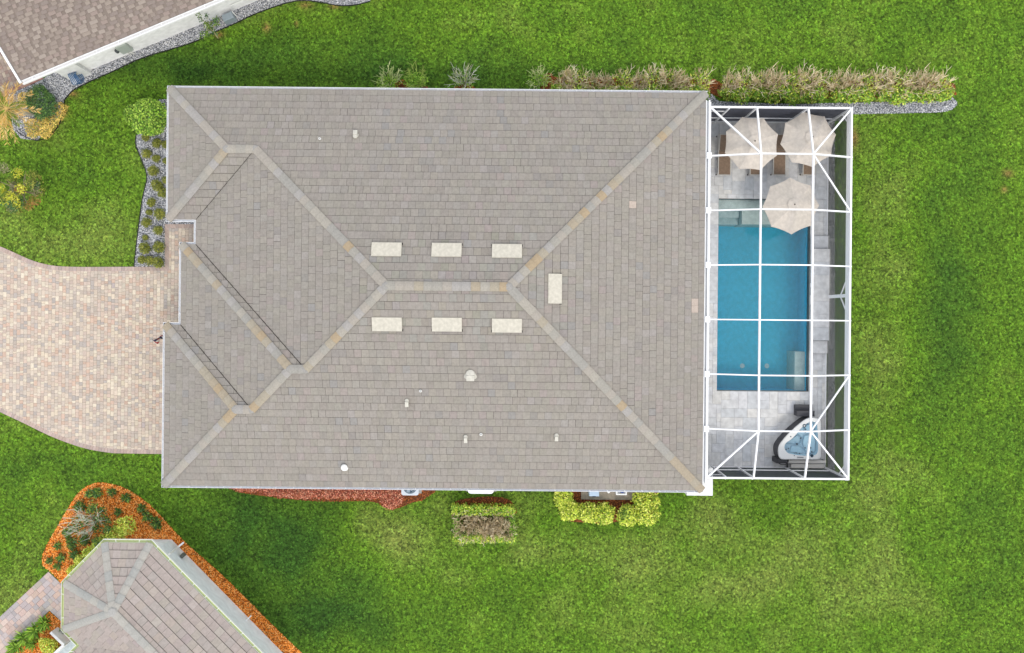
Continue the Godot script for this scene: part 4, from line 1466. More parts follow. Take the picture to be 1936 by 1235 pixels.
# ---------------------------------------------------------------- furniture by the pool
func umbrella(label: String, where: Vector3, r: float, edge: float, top: float, turn: float, base_y: float) -> void:
	var t := thing("patio_umbrella", label, "umbrella", where, turn, "beige umbrellas by the pool")
	var col := lin(222, 212, 200, 0.88)
	var mb := MB.new()
	mb.tube([Vector3(0, base_y, 0), Vector3(0, top - 0.02, 0)], [0.022, 0.020], 10, lin(190, 186, 178))
	put(mb.mesh(), "pole", MAT.metal_paint, t)
	if base_y > -0.1:
		mb = MB.new()
		mb.lathe(Vector3(0, 0, 0), [Vector2(0.27, 0.0), Vector2(0.27, 0.04), Vector2(0.2, 0.07), Vector2(0.04, 0.09), Vector2(0.03, 0.3)], 20, lin(96, 90, 84))
		put(mb.mesh(), "base", MAT.metal_paint, t)
	var can := MB.new()
	# the small vent cap over the main canopy
	for k in 8:
		var a := TAU * k / 8; var b := TAU * (k + 1) / 8
		var ra := 0.30
		can.tri(Vector3(0, top + 0.035, 0), Vector3(cos(a) * ra, top - 0.055, sin(a) * ra), Vector3(cos(b) * ra, top - 0.055, sin(b) * ra), col, Vector3.UP)
	var canopy := put(can.mesh(), "canopy", MAT.canvas, t)
	var panel_tone := [1.0, 0.97, 1.02, 0.985]  # small fixed tone steps, repeated round the panels
	for k in 8:
		var g := MB.new()
		var a := TAU * k / 8; var b := TAU * (k + 1) / 8
		var nr := 6; var na := 6
		var tone: float = panel_tone[k % 4]
		var c := Color(col.r * tone, col.g * tone, col.b * tone)
		var pt := func(i: int, j: int) -> Vector3:
			var f := lerpf(0.2, 1.0, float(i) / nr)
			var q := float(j) / na
			var dir := Vector3(cos(a), 0, sin(a)).lerp(Vector3(cos(b), 0, sin(b)), q)
			var sag := 4.0 * q * (1.0 - q)
			var rr := r * f * (1.0 - 0.035 * sag * f)
			var y := lerpf(top, edge, pow(f, 1.12)) - 0.035 * sag * f * (1.0 - f * 0.4)
			return Vector3(dir.x * rr, y, dir.z * rr)
		for i in nr:
			for j in na:
				g.quad(pt.call(i, j), pt.call(i + 1, j), pt.call(i + 1, j + 1), pt.call(i, j + 1), c, Vector3.UP)
		for j in na:
			var p0: Vector3 = pt.call(nr, j); var p1: Vector3 = pt.call(nr, j + 1)
			g.quad(p0, p1, p1 - Vector3(0, 0.03, 0), p0 - Vector3(0, 0.03, 0), c, p0)
		put(g.mesh(), "panel", MAT.canvas, canopy)
		mb = MB.new()
		mb.beam(Vector3(0, top - 0.05, 0), Vector3(cos(a) * r * 0.99, edge - 0.022, sin(a) * r * 0.99), 0.015, 0.02, lin(150, 140, 128))
		put(mb.mesh(), "rib", MAT.metal_paint, t)
	mb = MB.new()
	mb.lathe(Vector3(0, top + 0.03, 0), [Vector2(0.035, 0), Vector2(0.03, 0.03), Vector2(0.012, 0.05), Vector2(0.018, 0.07), Vector2(0, 0.085)], 8, lin(92, 86, 78))
	put(mb.mesh(), "finial", MAT.metal_paint, t)
func pool_furniture() -> void:
	umbrella("beige octagonal patio umbrella over the two loungers next to the house wall", at(1421.5, 271, 2.2) * Vector3(1, 0, 1) + Vector3(0, DECK, 0), 1.26, 2.05, 2.58, deg_to_rad(20), 0.0)
	umbrella("beige octagonal patio umbrella at the deck corner over the last lounger", at(1529, 263, 2.2) * Vector3(1, 0, 1) + Vector3(0, DECK, 0), 1.26, 2.05, 2.58, deg_to_rad(10), 0.0)
	umbrella("beige octagonal umbrella standing in the pool on its sun shelf", at(1496.5, 389, 2.0) * Vector3(1, 0, 1) + Vector3(0, 0, 0), 1.28, 1.92, 2.42, deg_to_rad(2), -0.26)
	# loungers
	var proto: Node3D = null
	var xs := [1370, 1430, 1474, 1530]
	var lab := ["brown sling sun lounger standing nearest to the house wall", "brown sling sun lounger beneath the house-side umbrella, second from the house wall", "brown sling sun lounger between the two deck umbrellas, third from the house wall", "brown sling sun lounger beneath the deck-corner umbrella, farthest from the house wall"]
	for k in 4:
		if proto == null:
			var t := thing("sun_lounger", lab[0], "sun lounger", Vector3.ZERO, 0.0, "sun loungers on the pool deck")
			var fr := lin(214, 210, 202, 0.85)
			var mb := MB.new()
			for s in [-1.0, 1.0]:
				mb.beam(Vector3(0.28 * s, 0.30, -0.97), Vector3(0.28 * s, 0.30, 0.97), 0.035, 0.05, fr)
			mb.beam(Vector3(-0.2625, 0.30, 0.95), Vector3(0.2625, 0.30, 0.95), 0.035, 0.05, fr)
			mb.beam(Vector3(-0.2625, 0.30, -0.95), Vector3(0.2625, 0.30, -0.95), 0.035, 0.05, fr)
			put(mb.mesh(), "frame", MAT.metal_paint, t)
			mb = MB.new()
			mb.quad(Vector3(-0.2625, 0.315, -0.2), Vector3(0.2625, 0.315, -0.2), Vector3(0.2625, 0.315, 0.93), Vector3(-0.2625, 0.315, 0.93), lin(160, 136, 116, 0.85), Vector3.UP)
			put(mb.mesh(), "seat_sling", MAT.fabric, t)
			mb = MB.new()
			mb.quad(Vector3(-0.25, 0.325, -0.21), Vector3(0.25, 0.325, -0.21), Vector3(0.25, 0.50, -0.88), Vector3(-0.25, 0.50, -0.88), lin(160, 136, 116, 0.85), Vector3.UP)
			var back := put(mb.mesh(), "back_sling", MAT.fabric, t)
			mb = MB.new()
			for s in [-1.0, 1.0]:
				mb.beam(Vector3(0.26 * s, 0.325, -0.20), Vector3(0.26 * s, 0.50, -0.9), 0.03, 0.03, fr)
			mb.beam(Vector3(-0.26, 0.50, -0.9), Vector3(0.26, 0.50, -0.9), 0.03, 0.03, fr)
			put(mb.mesh(), "back_frame", MAT.metal_paint, back)
			for s in [Vector2(-1, -1), Vector2(1, -1), Vector2(-1, 1), Vector2(1, 1)]:
				mb = MB.new()
				mb.beam(Vector3(0.28 * s.x, 0.0, 0.9 * s.y), Vector3(0.28 * s.x, 0.275, 0.86 * s.y), 0.035, 0.035, fr)
				put(mb.mesh(), "leg", MAT.metal_paint, t)
				mb = MB.new()
				mb.lathe(Vector3(0.315 * s.x, 0.0, 0.9 * s.y), [Vector2(0.03, 0.0), Vector2(0.035, 0.05), Vector2(0.0, 0.06)], 8, lin(60, 56, 54))
				put(mb.mesh(), "foot", MAT.plastic, t)
			proto = t
		var o: Node3D = proto if k == 0 else copy_thing(proto, "sun_lounger", lab[k])
		o.position = at(xs[k], 292.5, 0.4) * Vector3(1, 0, 1) + Vector3(0, DECK, 0)
	hot_tub()

func round_poly(p: PackedVector2Array, r: float, n := 5) -> PackedVector2Array:
	var out := PackedVector2Array()
	var m := p.size()
	for i in m:
		var a := p[(i - 1 + m) % m]; var b := p[i]; var c := p[(i + 1) % m]
		var d0 := minf(r, (a - b).length() * 0.45); var d1 := minf(r, (c - b).length() * 0.45)
		var s := b + (a - b).normalized() * d0; var e := b + (c - b).normalized() * d1
		for k in n + 1:
			var t := float(k) / n
			out.append(s.lerp(b, t).lerp(b.lerp(e, t), t))
	return out
func hot_tub() -> void:
	var z := func(x: float, y: float, h: float) -> Vector2: return at2(1440 + x / 6.863, 740 + y / 6.863, h)
	var hh := 0.95
	var shape := PackedVector2Array()
	for q in [[640, 335], [775, 360], [778, 888], [235, 888], [212, 790], [225, 700], [330, 570], [470, 440], [560, 370]]:
		shape.append(z.call(q[0], q[1], hh))
	var rim := round_poly(shape, 0.16)
	var mid := Vector2.ZERO
	for p in rim: mid += p / rim.size()
	var t := thing("hot_tub", "triangular hot tub with dark grey cabinet, white rim and pale blue shell", "hot tub", Vector3(mid.x, DECK, mid.y))
	var loc := func(poly: PackedVector2Array, k: float, d := 0.0) -> PackedVector2Array:
		var r := PackedVector2Array()
		for p in poly: r.append((p - mid) * k)
		return r
	var outer: PackedVector2Array = loc.call(rim, 1.0)
	var cab := mitre(outer, -0.03)
	var top := hh - DECK
	var mb := MB.new()
	mb.ribbon(cab, 0.0, top - 0.06, lin(72, 72, 76, 0.9))
	var cabinet := put(mb.mesh(), "cabinet", MAT.plastic, t)
	# upright slats of the cabinet
	for i in cab.size():
		var a := cab[i]; var b := cab[(i + 1) % cab.size()]
		var n := int((b - a).length() / 0.16)
		for k in n:
			var p := a.lerp(b, (k + 0.5) / n)
			var dir := (b - a).normalized()
			var q := MB.new()
			q.obox(Vector3(p.x, (top - 0.1) / 2, p.y), Vector3(dir.x, 0, dir.y) * 0.07, Vector3(0, (top - 0.14) / 2, 0), Vector3(-dir.y, 0, dir.x) * 0.012, lin(64, 64, 68, 0.9))
			put(q.mesh(), "slat", MAT.plastic, cabinet)
	# shell: rim, seats, footwell
	var ins := mitre(outer, -0.17)
	var sh := PackedVector2Array()
	for q in [[650, 390], [715, 410], [728, 600], [728, 780], [700, 828], [560, 832], [470, 825], [340, 800], [296, 735], [310, 680], [400, 620], [470, 545], [500, 500], [560, 440]]:
		sh.append(z.call(q[0], q[1], hh) - mid)
	var pool := round_poly(sh, 0.10, 3)
	mb = MB.new()
	var white := lin(238, 238, 236, 0.86)
	var ring := func(m: MB, a: PackedVector2Array, ya: float, b: PackedVector2Array, yb: float, c: Color) -> void:
		# joins two closed lines by angle about the middle of the second
		var n := 72
		var cen := Vector2.ZERO
		for p in b: cen += p / b.size()
		var cast := func(poly: PackedVector2Array, ang: float) -> Vector2:
			var d := Vector2(cos(ang), sin(ang)) * 4.0
			var best := cen + d * 0.01
			for i in poly.size():
				var h = Geometry2D.segment_intersects_segment(cen, cen + d, poly[i], poly[(i + 1) % poly.size()])
				if h != null: best = h
			return best
		for k in n:
			var a0: Vector2 = cast.call(a, TAU * k / n); var a1: Vector2 = cast.call(a, TAU * (k + 1) / n)
			var b0: Vector2 = cast.call(b, TAU * k / n); var b1: Vector2 = cast.call(b, TAU * (k + 1) / n)
			m.quad(Vector3(a0.x, ya, a0.y), Vector3(a1.x, ya, a1.y), Vector3(b1.x, yb, b1.y), Vector3(b0.x, yb, b0.y), c, Vector3.UP + Vector3(cen.x - a0.x, 0, cen.y - a0.y) * 0.3)
	ring.call(mb, outer, top - 0.06, mitre(outer, -0.02), top - 0.005, white)
	ring.call(mb, mitre(outer, -0.02), top - 0.005, mitre(outer, -0.06), top, white)
	ring.call(mb, mitre(outer, -0.06), top, mitre(pool, 0.02), top, white)
	put(mb.mesh(), "rim", MAT.acrylic, t)
	var blue := lin(170, 205, 222, 0.85)
	mb = MB.new()
	var seat := mitre(pool, -0.05)
	ring.call(mb, mitre(pool, 0.02), top, seat, top - 0.30, blue)
	mb.prism(seat, top - 0.301, top - 0.30, blue)
	var shell := put(mb.mesh(), "shell", MAT.acrylic, t)
	# moulded lounge seats in the shell
	for q in [[[305, 690, 400, 625, 500, 560, 555, 600, 530, 700, 430, 705], 0.10, lin(158, 200, 220, 0.85)], [[400, 715, 520, 710, 560, 760, 550, 825, 380, 805], 0.07, lin(164, 204, 222, 0.85)], [[570, 580, 690, 560, 720, 640, 720, 790, 640, 820, 575, 780, 545, 680], 0.12, lin(166, 206, 224, 0.85)], [[600, 440, 700, 420, 715, 540, 600, 560, 560, 500], 0.09, lin(162, 202, 222, 0.85)]]:
		var sp := PackedVector2Array()
		for i in range(0, q[0].size(), 2):
			sp.append((z.call(q[0][i], q[0][i + 1], hh) - mid))
		mb = MB.new()
		var rp := round_poly(sp, 0.08, 3)
		mb.prism(mitre(rp, -0.03), top - 0.30, top - 0.30 + q[1], q[2])
		put(mb.mesh(), "seat", MAT.acrylic, shell)
	for q in [[555, 448, 0.062, 1], [605, 425, 0.028, 0], [588, 500, 0.024, 0], [525, 615, 0.028, 0], [475, 692, 0.034, 0], [335, 762, 0.022, 0], [365, 750, 0.022, 0], [582, 742, 0.022, 0], [655, 742, 0.026, 0], [628, 766, 0.02, 0], [668, 793, 0.026, 0], [440, 815, 0.02, 0], [465, 808, 0.02, 0], [510, 815, 0.02, 0], [480, 825, 0.02, 0], [320, 790, 0.05, 0], [653, 836, 0.055, 2], [425, 835, 0.018, 2], [378, 588, 0.02, 2], [510, 512, 0.03, 0], [585, 540, 0.02, 0]]:
		var p: Vector2 = z.call(q[0], q[1], hh) - mid
		mb = MB.new()
		var y := top + 0.002 if q[3] == 2 else top - 0.17
		if q[3] == 1: y = top + 0.002
		mb.lathe(Vector3(p.x, y, p.y), [Vector2(q[2] * 1.35, -0.02), Vector2(q[2] * 1.35, 0.008), Vector2(q[2], 0.014), Vector2(0, 0.012)], 12, lin(44, 62, 80, 0.9))
		var jet := put(mb.mesh(), "filter_lid" if q[3] == 1 else "jet", MAT.plastic, shell)
		if q[3] == 1:
			mb = MB.new()
			mb.lathe(Vector3(p.x, y + 0.012, p.y), [Vector2(0.048, 0), Vector2(0.04, 0.008), Vector2(0, 0.01)], 16, lin(200, 206, 208, 0.85))
			put(mb.mesh(), "filter_insert", MAT.plastic, shell)
	mb = MB.new()
	var ta: Vector2 = z.call(460, 858, hh) - mid
	mb.box(Vector3(ta.x, top, ta.y - 0.03), Vector3(ta.x + 0.3, top + 0.012, ta.y + 0.03), lin(150, 152, 154, 0.85))
	put(mb.mesh(), "control_panel", MAT.plastic, t)
	var wsurf := MB.new()
	wsurf.prism(mitre(pool, -0.008), top - 0.13, top - 0.13, Color.WHITE)
	put(wsurf.mesh(), "water", MAT.still_water, t)
	# pale two-tread steps with dark ends
	var s := thing("spa_steps", "pale two-tread plastic steps with dark ends in front of the hot tub", "steps", Vector3(0, DECK, 0))
	var a0: Vector2 = z.call(352, 893, 0.5); var a1: Vector2 = z.call(838, 936, 0.5)
	var b0: Vector2 = z.call(385, 940, 0.3); var b1: Vector2 = z.call(820, 998, 0.3)
	s.position = Vector3((a0.x + a1.x) / 2, DECK, a0.y)
	for q in [[a0, a1, 0.40], [b0, b1, 0.20]]:
		mb = MB.new()
		mb.cbox(Vector3(q[0].x - s.position.x, q[2] - 0.05, q[0].y - s.position.z), Vector3(q[1].x - s.position.x, q[2], q[1].y - s.position.z), 0.01, lin(232, 228, 220, 1.0))
		put(mb.mesh(), "tread", MAT.plastic, s)
	for q in [0, 1]:
		mb = MB.new()
		var xx: float = (a0.x + 0.02 if q == 0 else a1.x - 0.06) - s.position.x
		mb.box(Vector3(xx, 0.0, 0.02), Vector3(xx + 0.04, 0.348, a1.y - s.position.z - 0.01), lin(58, 56, 58))
		mb.box(Vector3(xx, 0.0, b0.y - s.position.z + 0.01), Vector3(xx + 0.04, 0.148, b1.y - s.position.z - 0.01), lin(58, 56, 58))
		put(mb.mesh(), "side_panel", MAT.plastic, s)
	# dark two-level step box on the other side
	var d := thing("step_box", "dark grey two-level step box at the pointed end of the hot tub", "steps", Vector3.ZERO)
	var d0: Vector2 = z.call(450, 175, 0.5); var d1: Vector2 = z.call(680, 325, 0.5)
	d.position = Vector3((d0.x + d1.x) / 2, DECK, (d0.y + d1.y) / 2)
	var hw := (d1.x - d0.x) / 2; var hz := (d1.y - d0.y) / 2
	var dark := lin(66, 66, 70, 0.9)
	mb = MB.new()
	mb.box(Vector3(-hw + 0.02, 0, -hz + 0.02), Vector3(hw - 0.02, 0.22, hz - 0.02), dark)
	mb.box(Vector3(-hw + 0.02, 0.22, 0.01), Vector3(hw - 0.02, 0.46, hz - 0.02), dark)
	put(mb.mesh(), "body", MAT.plastic, d)
	mb = MB.new()
	mb.cbox(Vector3(-hw, 0.221, -hz), Vector3(hw, 0.25, 0.0), 0.008, lin(76, 76, 80, 0.9))
	put(mb.mesh(), "tread", MAT.plastic, d)
	mb = MB.new()
	mb.cbox(Vector3(-hw, 0.461, 0.0), Vector3(hw, 0.49, hz), 0.008, lin(76, 76, 80, 0.9))
	put(mb.mesh(), "tread", MAT.plastic, d)
	# cover lifter arm
	var l := thing("cover_lifter", "dark tubular cover lifter arm beside the pale steps of the hot tub", "lifter", Vector3.ZERO)
	var pts: Array = []
	for q in [[195, 845, 0.1], [190, 865, 0.7], [200, 920, 0.75], [250, 950, 0.75], [345, 955, 0.75]]:
		var p: Vector2 = z.call(q[0], q[1], q[2])
		pts.append(Vector3(p.x, q[2], p.y))
	l.position = Vector3(pts[0].x, DECK, pts[0].z)
	for i in pts.size(): pts[i] -= l.position
	pts[0].y = 0.0
	mb = MB.new()
	mb.tube(pts, [0.022, 0.022, 0.022, 0.022, 0.022], 8, lin(58, 56, 58), true)
	put(mb.mesh(), "arm", MAT.plastic, l)
	mb = MB.new()
	var f0: Vector2 = z.call(205, 872, 0.9); var f1: Vector2 = z.call(350, 942, 0.9)
	mb.cbox(Vector3(f0.x, 0.0, f0.y) - l.position * Vector3(1, 0, 1), Vector3(f1.x, 0.74, f1.y) - l.position * Vector3(1, 0, 1), 0.06, lin(62, 62, 66, 0.9))
	put(mb.mesh(), "cover_shelf", MAT.plastic, l)

# ---------------------------------------------------------------- neighbours
func neighbour_shingle() -> void:
	var a := at2(39.5, 152, 3.0); var b := at2(364, 17, 3.0)
	var u := (b - a).normalized()
	var w := Vector2(u.y, -u.x)
	if w.y > 0: w = -w
	var t := thing("neighbour_house", "white-walled neighbour house with brown-grey asphalt shingle roof", "house", Vector3.ZERO)
	var s := 0.42
	var L := 22.0
	var run := 6.5
	var foot := PackedVector2Array([a, a + u * L, a + u * L + w * run * 2, a + w * run * 2])
	var mb := MB.new()
	var wl := PackedVector2Array([a + u * 0.55 + w * 0.62, a + u * (L - 0.5) + w * 0.62, a + u * (L - 0.5) + w * (run * 2 - 0.6), a + u * 0.55 + w * (run * 2 - 0.6)])
	# the front corner is set back, as seen in the photograph
	var c0 := at2(110, 159, 0.0)
	wl = PackedVector2Array([a + u * 1.0 + w * 0.62, a + u * (L - 0.5) + w * 0.62, a + u * (L - 0.5) + w * (run * 2 - 0.6), a + u * 1.0 + w * (run * 2 - 0.6)])
	mb.prism(wl, 0.0, 2.86, lin(250, 250, 249, 0.94))
	put(mb.mesh(), "wall", MAT.stucco, t)
	excl.append(wl)
	mb = MB.new()
	mb.prism(foot, 2.84, 2.87, lin(238, 238, 238, 0.8), true)
	put(mb.mesh(), "soffit", MAT.metal_paint, t)
	# gable triangles
	mb = MB.new()
	var r0 := a + u * 0.55 + w * run; var top := 3.0 + run * s
	mb.tri(Vector3(wl[0].x, 2.86, wl[0].y), Vector3(wl[3].x, 2.86, wl[3].y), Vector3(r0.x + u.x * 0.45, top - 0.3, r0.y + u.y * 0.45), lin(250, 250, 249, 0.94), Vector3(-u.x, 0, -u.y))
	put(mb.mesh(), "gable", MAT.stucco, t)
	var rm := MB.new()
	var f1 := {"o": a, "w": w, "s": s, "e": 3.0, "poly": PackedVector2Array([a, a + u * L, a + u * L + w * run, a + w * run])}
	var o2 := a + w * run * 2
	for q in [[a, w], [o2, -w]]:
		var p0: Vector2 = q[0]
		var ww: Vector2 = q[1]
		rm.quad(Vector3(p0.x, 2.994, p0.y), Vector3(p0.x + u.x * L, 2.994, p0.y + u.y * L), Vector3(p0.x + u.x * L + ww.x * run, 2.994 + s * run, p0.y + u.y * L + ww.y * run), Vector3(p0.x + ww.x * run, 2.994 + s * run, p0.y + ww.y * run), lin(136, 120, 110, 0.75), Vector3.UP)
	for q in [a, o2]:
		rm.quad(Vector3(q.x, 2.86, q.y), Vector3(q.x + u.x * L, 2.86, q.y + u.y * L), Vector3(q.x + u.x * L, 2.994, q.y + u.y * L), Vector3(q.x, 2.994, q.y), lin(240, 240, 240, 0.82), Vector3(-w.x, 0, -w.y))
	var roof := put(rm.mesh(), "roof", MAT.shingle, t)
	# laminated shingles: each course is a thin strip with thicker tabs on it
	var cs := 1.0 / sqrt(1.0 + s * s)
	var N := Vector3(-w.x * s, 1, -w.y * s) * cs
	var S3 := Vector3(w.x * cs, s * cs, w.y * cs)
	var U3 := Vector3(u.x, 0, u.y)
	var base := Vector3(a.x, 3.0, a.y)
	var ex := 0.155
	var field := MB.new()
	var pal := [lin(178, 164, 152, 0.9), lin(170, 156, 146, 0.9), lin(184, 171, 160, 0.9), lin(163, 150, 141, 0.9), lin(176, 159, 150, 0.9)]
	var v := 0.0
	var tabs: Array = []
	while v < run / cs - ex:
		var c1 := vary(lin(160, 146, 136, 0.85), 0.06)
		var lim := 13.5
		var q := base + S3 * v
		field.quad(q + N * 0.008, q + U3 * lim + N * 0.008, q + U3 * lim + S3 * ex + N * 0.003, q + S3 * ex + N * 0.003, c1, N)
		field.quad(q + N * 0.008, q + U3 * lim + N * 0.008, q + U3 * lim, q, c1, -S3)
		var uu := rng.randf_range(0.0, 0.3)
		while uu < lim:
			var wd := rng.randf_range(0.16, 0.36)
			tabs.append({"p": q + U3 * uu, "w": snappedf(minf(wd, lim - uu), 0.04), "c": pick(pal)})
			uu += wd + rng.randf_range(0.08, 0.22)
		v += ex
	for k in tabs:
		var c: Vector3 = k.p
		k.d = c.distance_to(Vector3(0, EYE, 0))
		var pr := Vector2(c.x, c.z) * FOCAL / (EYE - c.y)
		if pr.x < -975.0 or pr.y < -605.0: k.d += 100.0
	tabs.sort_custom(func(x, y): return x.d < y.d)
	var shapes := {}
	for i in tabs.size():
		var k: Dictionary = tabs[i]
		if k.w < 0.03: continue
		if i < 290:
			var key := str(k.c) + str(k.w)
			if not shapes.has(key):
				var q := MB.new()
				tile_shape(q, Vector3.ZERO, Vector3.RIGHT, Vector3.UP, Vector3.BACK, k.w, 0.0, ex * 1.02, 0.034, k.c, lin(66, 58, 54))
				shapes[key] = q.mesh()
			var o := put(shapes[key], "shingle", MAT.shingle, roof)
			var xx := N.cross(S3)
			if xx.dot(U3) > 0:
				o.transform = Transform3D(Basis(U3, N, S3), k.p)
			else:
				o.transform = Transform3D(Basis(-U3, N, S3), k.p + U3 * k.w)
		else:
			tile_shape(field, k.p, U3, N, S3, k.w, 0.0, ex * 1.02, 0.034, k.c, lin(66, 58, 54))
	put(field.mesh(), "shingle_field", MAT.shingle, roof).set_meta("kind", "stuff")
	# rake board and gutter with hangers
	mb = MB.new()
	mb.beam(base - U3 * 0.06 + N * -0.02 - S3 * 0.1, base - U3 * 0.06 + S3 * (run / cs) + N * -0.02, 0.09, 0.16, lin(240, 240, 240, 0.82))
	put(mb.mesh(), "rake_board", MAT.metal_paint, t)
	mb = MB.new()
	var g0 := base - Vector3(w.x, 0, w.y) * 0.01
	var wo := Vector3(-w.x, 0, -w.y)
	var wh := lin(242, 242, 242, 0.84)
	mb.quad(g0 + Vector3(0, -0.11, 0), g0 + U3 * L + Vector3(0, -0.11, 0), g0 + U3 * L + wo * 0.15 + Vector3(0, -0.11, 0), g0 + wo * 0.15 + Vector3(0, -0.11, 0), wh, Vector3.UP)
	mb.beam(g0 + wo * 0.16 + Vector3(0, -0.055, 0), g0 + U3 * L + wo * 0.16 + Vector3(0, -0.055, 0), 0.03, 0.13, wh)
	mb.beam(g0 + wo * 0.02 + Vector3(0, -0.05, 0), g0 + U3 * L + wo * 0.02 + Vector3(0, -0.05, 0), 0.03, 0.11, wh)
	for k in 14:
		mb.beam(g0 + U3 * (0.5 + k * 1.02) + Vector3(0, -0.01, 0), g0 + U3 * (0.5 + k * 1.02) + wo * 0.15 + Vector3(0, -0.01, 0), 0.03, 0.012, wh)
	put(mb.mesh(), "gutter", MAT.metal_paint, t)
	# low white block at the set-back corner
	mb = MB.new()
	var q0 := wl[0]
	mb.prism(PackedVector2Array([q0, q0 + u * 0.95, q0 + u * 0.95 - w * 0.22, q0 - w * 0.22]), 0.0, 2.3, lin(240, 240, 238, 0.85))
	put(mb.mesh(), "corner_pilaster", MAT.stucco, t)
	# things on and by that wall
	var nd := Vector3(-w.x, 0, -w.y)
	var wall_at := func(px: float, py: float) -> Vector3:   # pixel -> point on the white wall
		var p := at(px, py, 0.0); var q := at(px, py, 2.8)
		var wp := Vector3(wl[0].x, 0, wl[0].y)
		var k0 := (p - wp).dot(nd); var k1 := (q - wp).dot(nd)
		return p.lerp(q, k0 / (k0 - k1))
	var m0: Vector3 = wall_at.call(233, 88)
	var e := thing("electric_meter_panel", "grey-green electric panel with conduit on the neighbour's white wall", "meter", Vector3(m0.x, m0.y, m0.z))
	mb = MB.new()
	mb.obox(nd * 0.08, U3 * 0.26, Vector3(0, 0.4, 0), nd * 0.078, lin(176, 184, 176, 0.8))
	put(mb.mesh(), "box", MAT.metal_paint, e)
	mb = MB.new()
	mb.lathe(nd * 0.12 - U3 * 0.33 + Vector3(0, 0.1, 0), [Vector2(0.09, -0.09), Vector2(0.09, 0.05), Vector2(0.06, 0.09), Vector2(0, 0.1)], 12, lin(70, 74, 76))
	put(mb.mesh(), "meter", MAT.plastic, e)
	for k in [-0.1, 0.05]:
		mb = MB.new()
		mb.tube([nd * 0.06 + U3 * k + Vector3(0, -0.4, 0), nd * 0.06 + U3 * k + Vector3(0, -m0.y, 0)], [0.025, 0.025], 8, lin(214, 216, 206, 0.85))
		put(mb.mesh(), "conduit", MAT.plastic, e)
	var h0: Vector3 = wall_at.call(138, 132)
	var hr := thing("hose_reel", "blue coiled garden hose on a wall reel by the neighbour's corner", "hose", Vector3(h0.x, maxf(h0.y, 0.7), h0.z))
	mb = MB.new()
	var pts: Array = []
	var rr: Array = []
	for i in 90:
		var an := TAU * i / 15.0
		var ra := 0.30 + 0.05 * sin(i * 1.7)
		pts.append(nd * (0.38 + cos(an) * ra) + U3 * (0.0045 * i - 0.2) + Vector3(0, sin(an) * ra, 0))
		rr.append(0.022)
	mb.tube(pts, rr, 6, lin(70, 108, 150, 0.9))
	put(mb.mesh(), "hose", MAT.plastic, hr)
	mb = MB.new()
	mb.obox(nd * 0.2, U3 * 0.05, Vector3(0, 0.05, 0), nd * 0.198, lin(60, 70, 84))
	put(mb.mesh(), "bracket", MAT.plastic, hr)
	var sp := at(140, 153, 0.05)
	var sb := thing("splash_block", "small white splash block on the gravel under the blue hose", "splash block", Vector3(sp.x, 0.02, sp.z), atan2(-(nd.z), nd.x))
	mb = MB.new()
	mb.cbox(Vector3(-0.2, 0, -0.09), Vector3(0.2, 0.07, 0.09), 0.015, lin(238, 238, 236, 0.85))
	put(mb.mesh(), "block", MAT.concrete, sb)
	var ub := at(432, 33, 0.4)
	var box := thing("utility_box", "blue-grey utility box with pipes standing on the gravel by the white wall", "utility box", Vector3(ub.x, 0.02, ub.z), atan2(-u.y, u.x))
	mb = MB.new()
	mb.cbox(Vector3(-0.26, 0, -0.16), Vector3(0.26, 0.55, 0.16), 0.03, lin(150, 162, 170, 0.8))
	put(mb.mesh(), "cabinet", MAT.metal_paint, box)
	mb = MB.new()
	mb.tube([Vector3(0.33, 0, 0), Vector3(0.33, 0.7, 0), Vector3(0.33, 0.75, -0.3), Vector3(1.0, 0.75, -0.32)], [0.022, 0.022, 0.022, 0.022], 8, lin(220, 220, 218))
	put(mb.mesh(), "pipe", MAT.plastic, box)

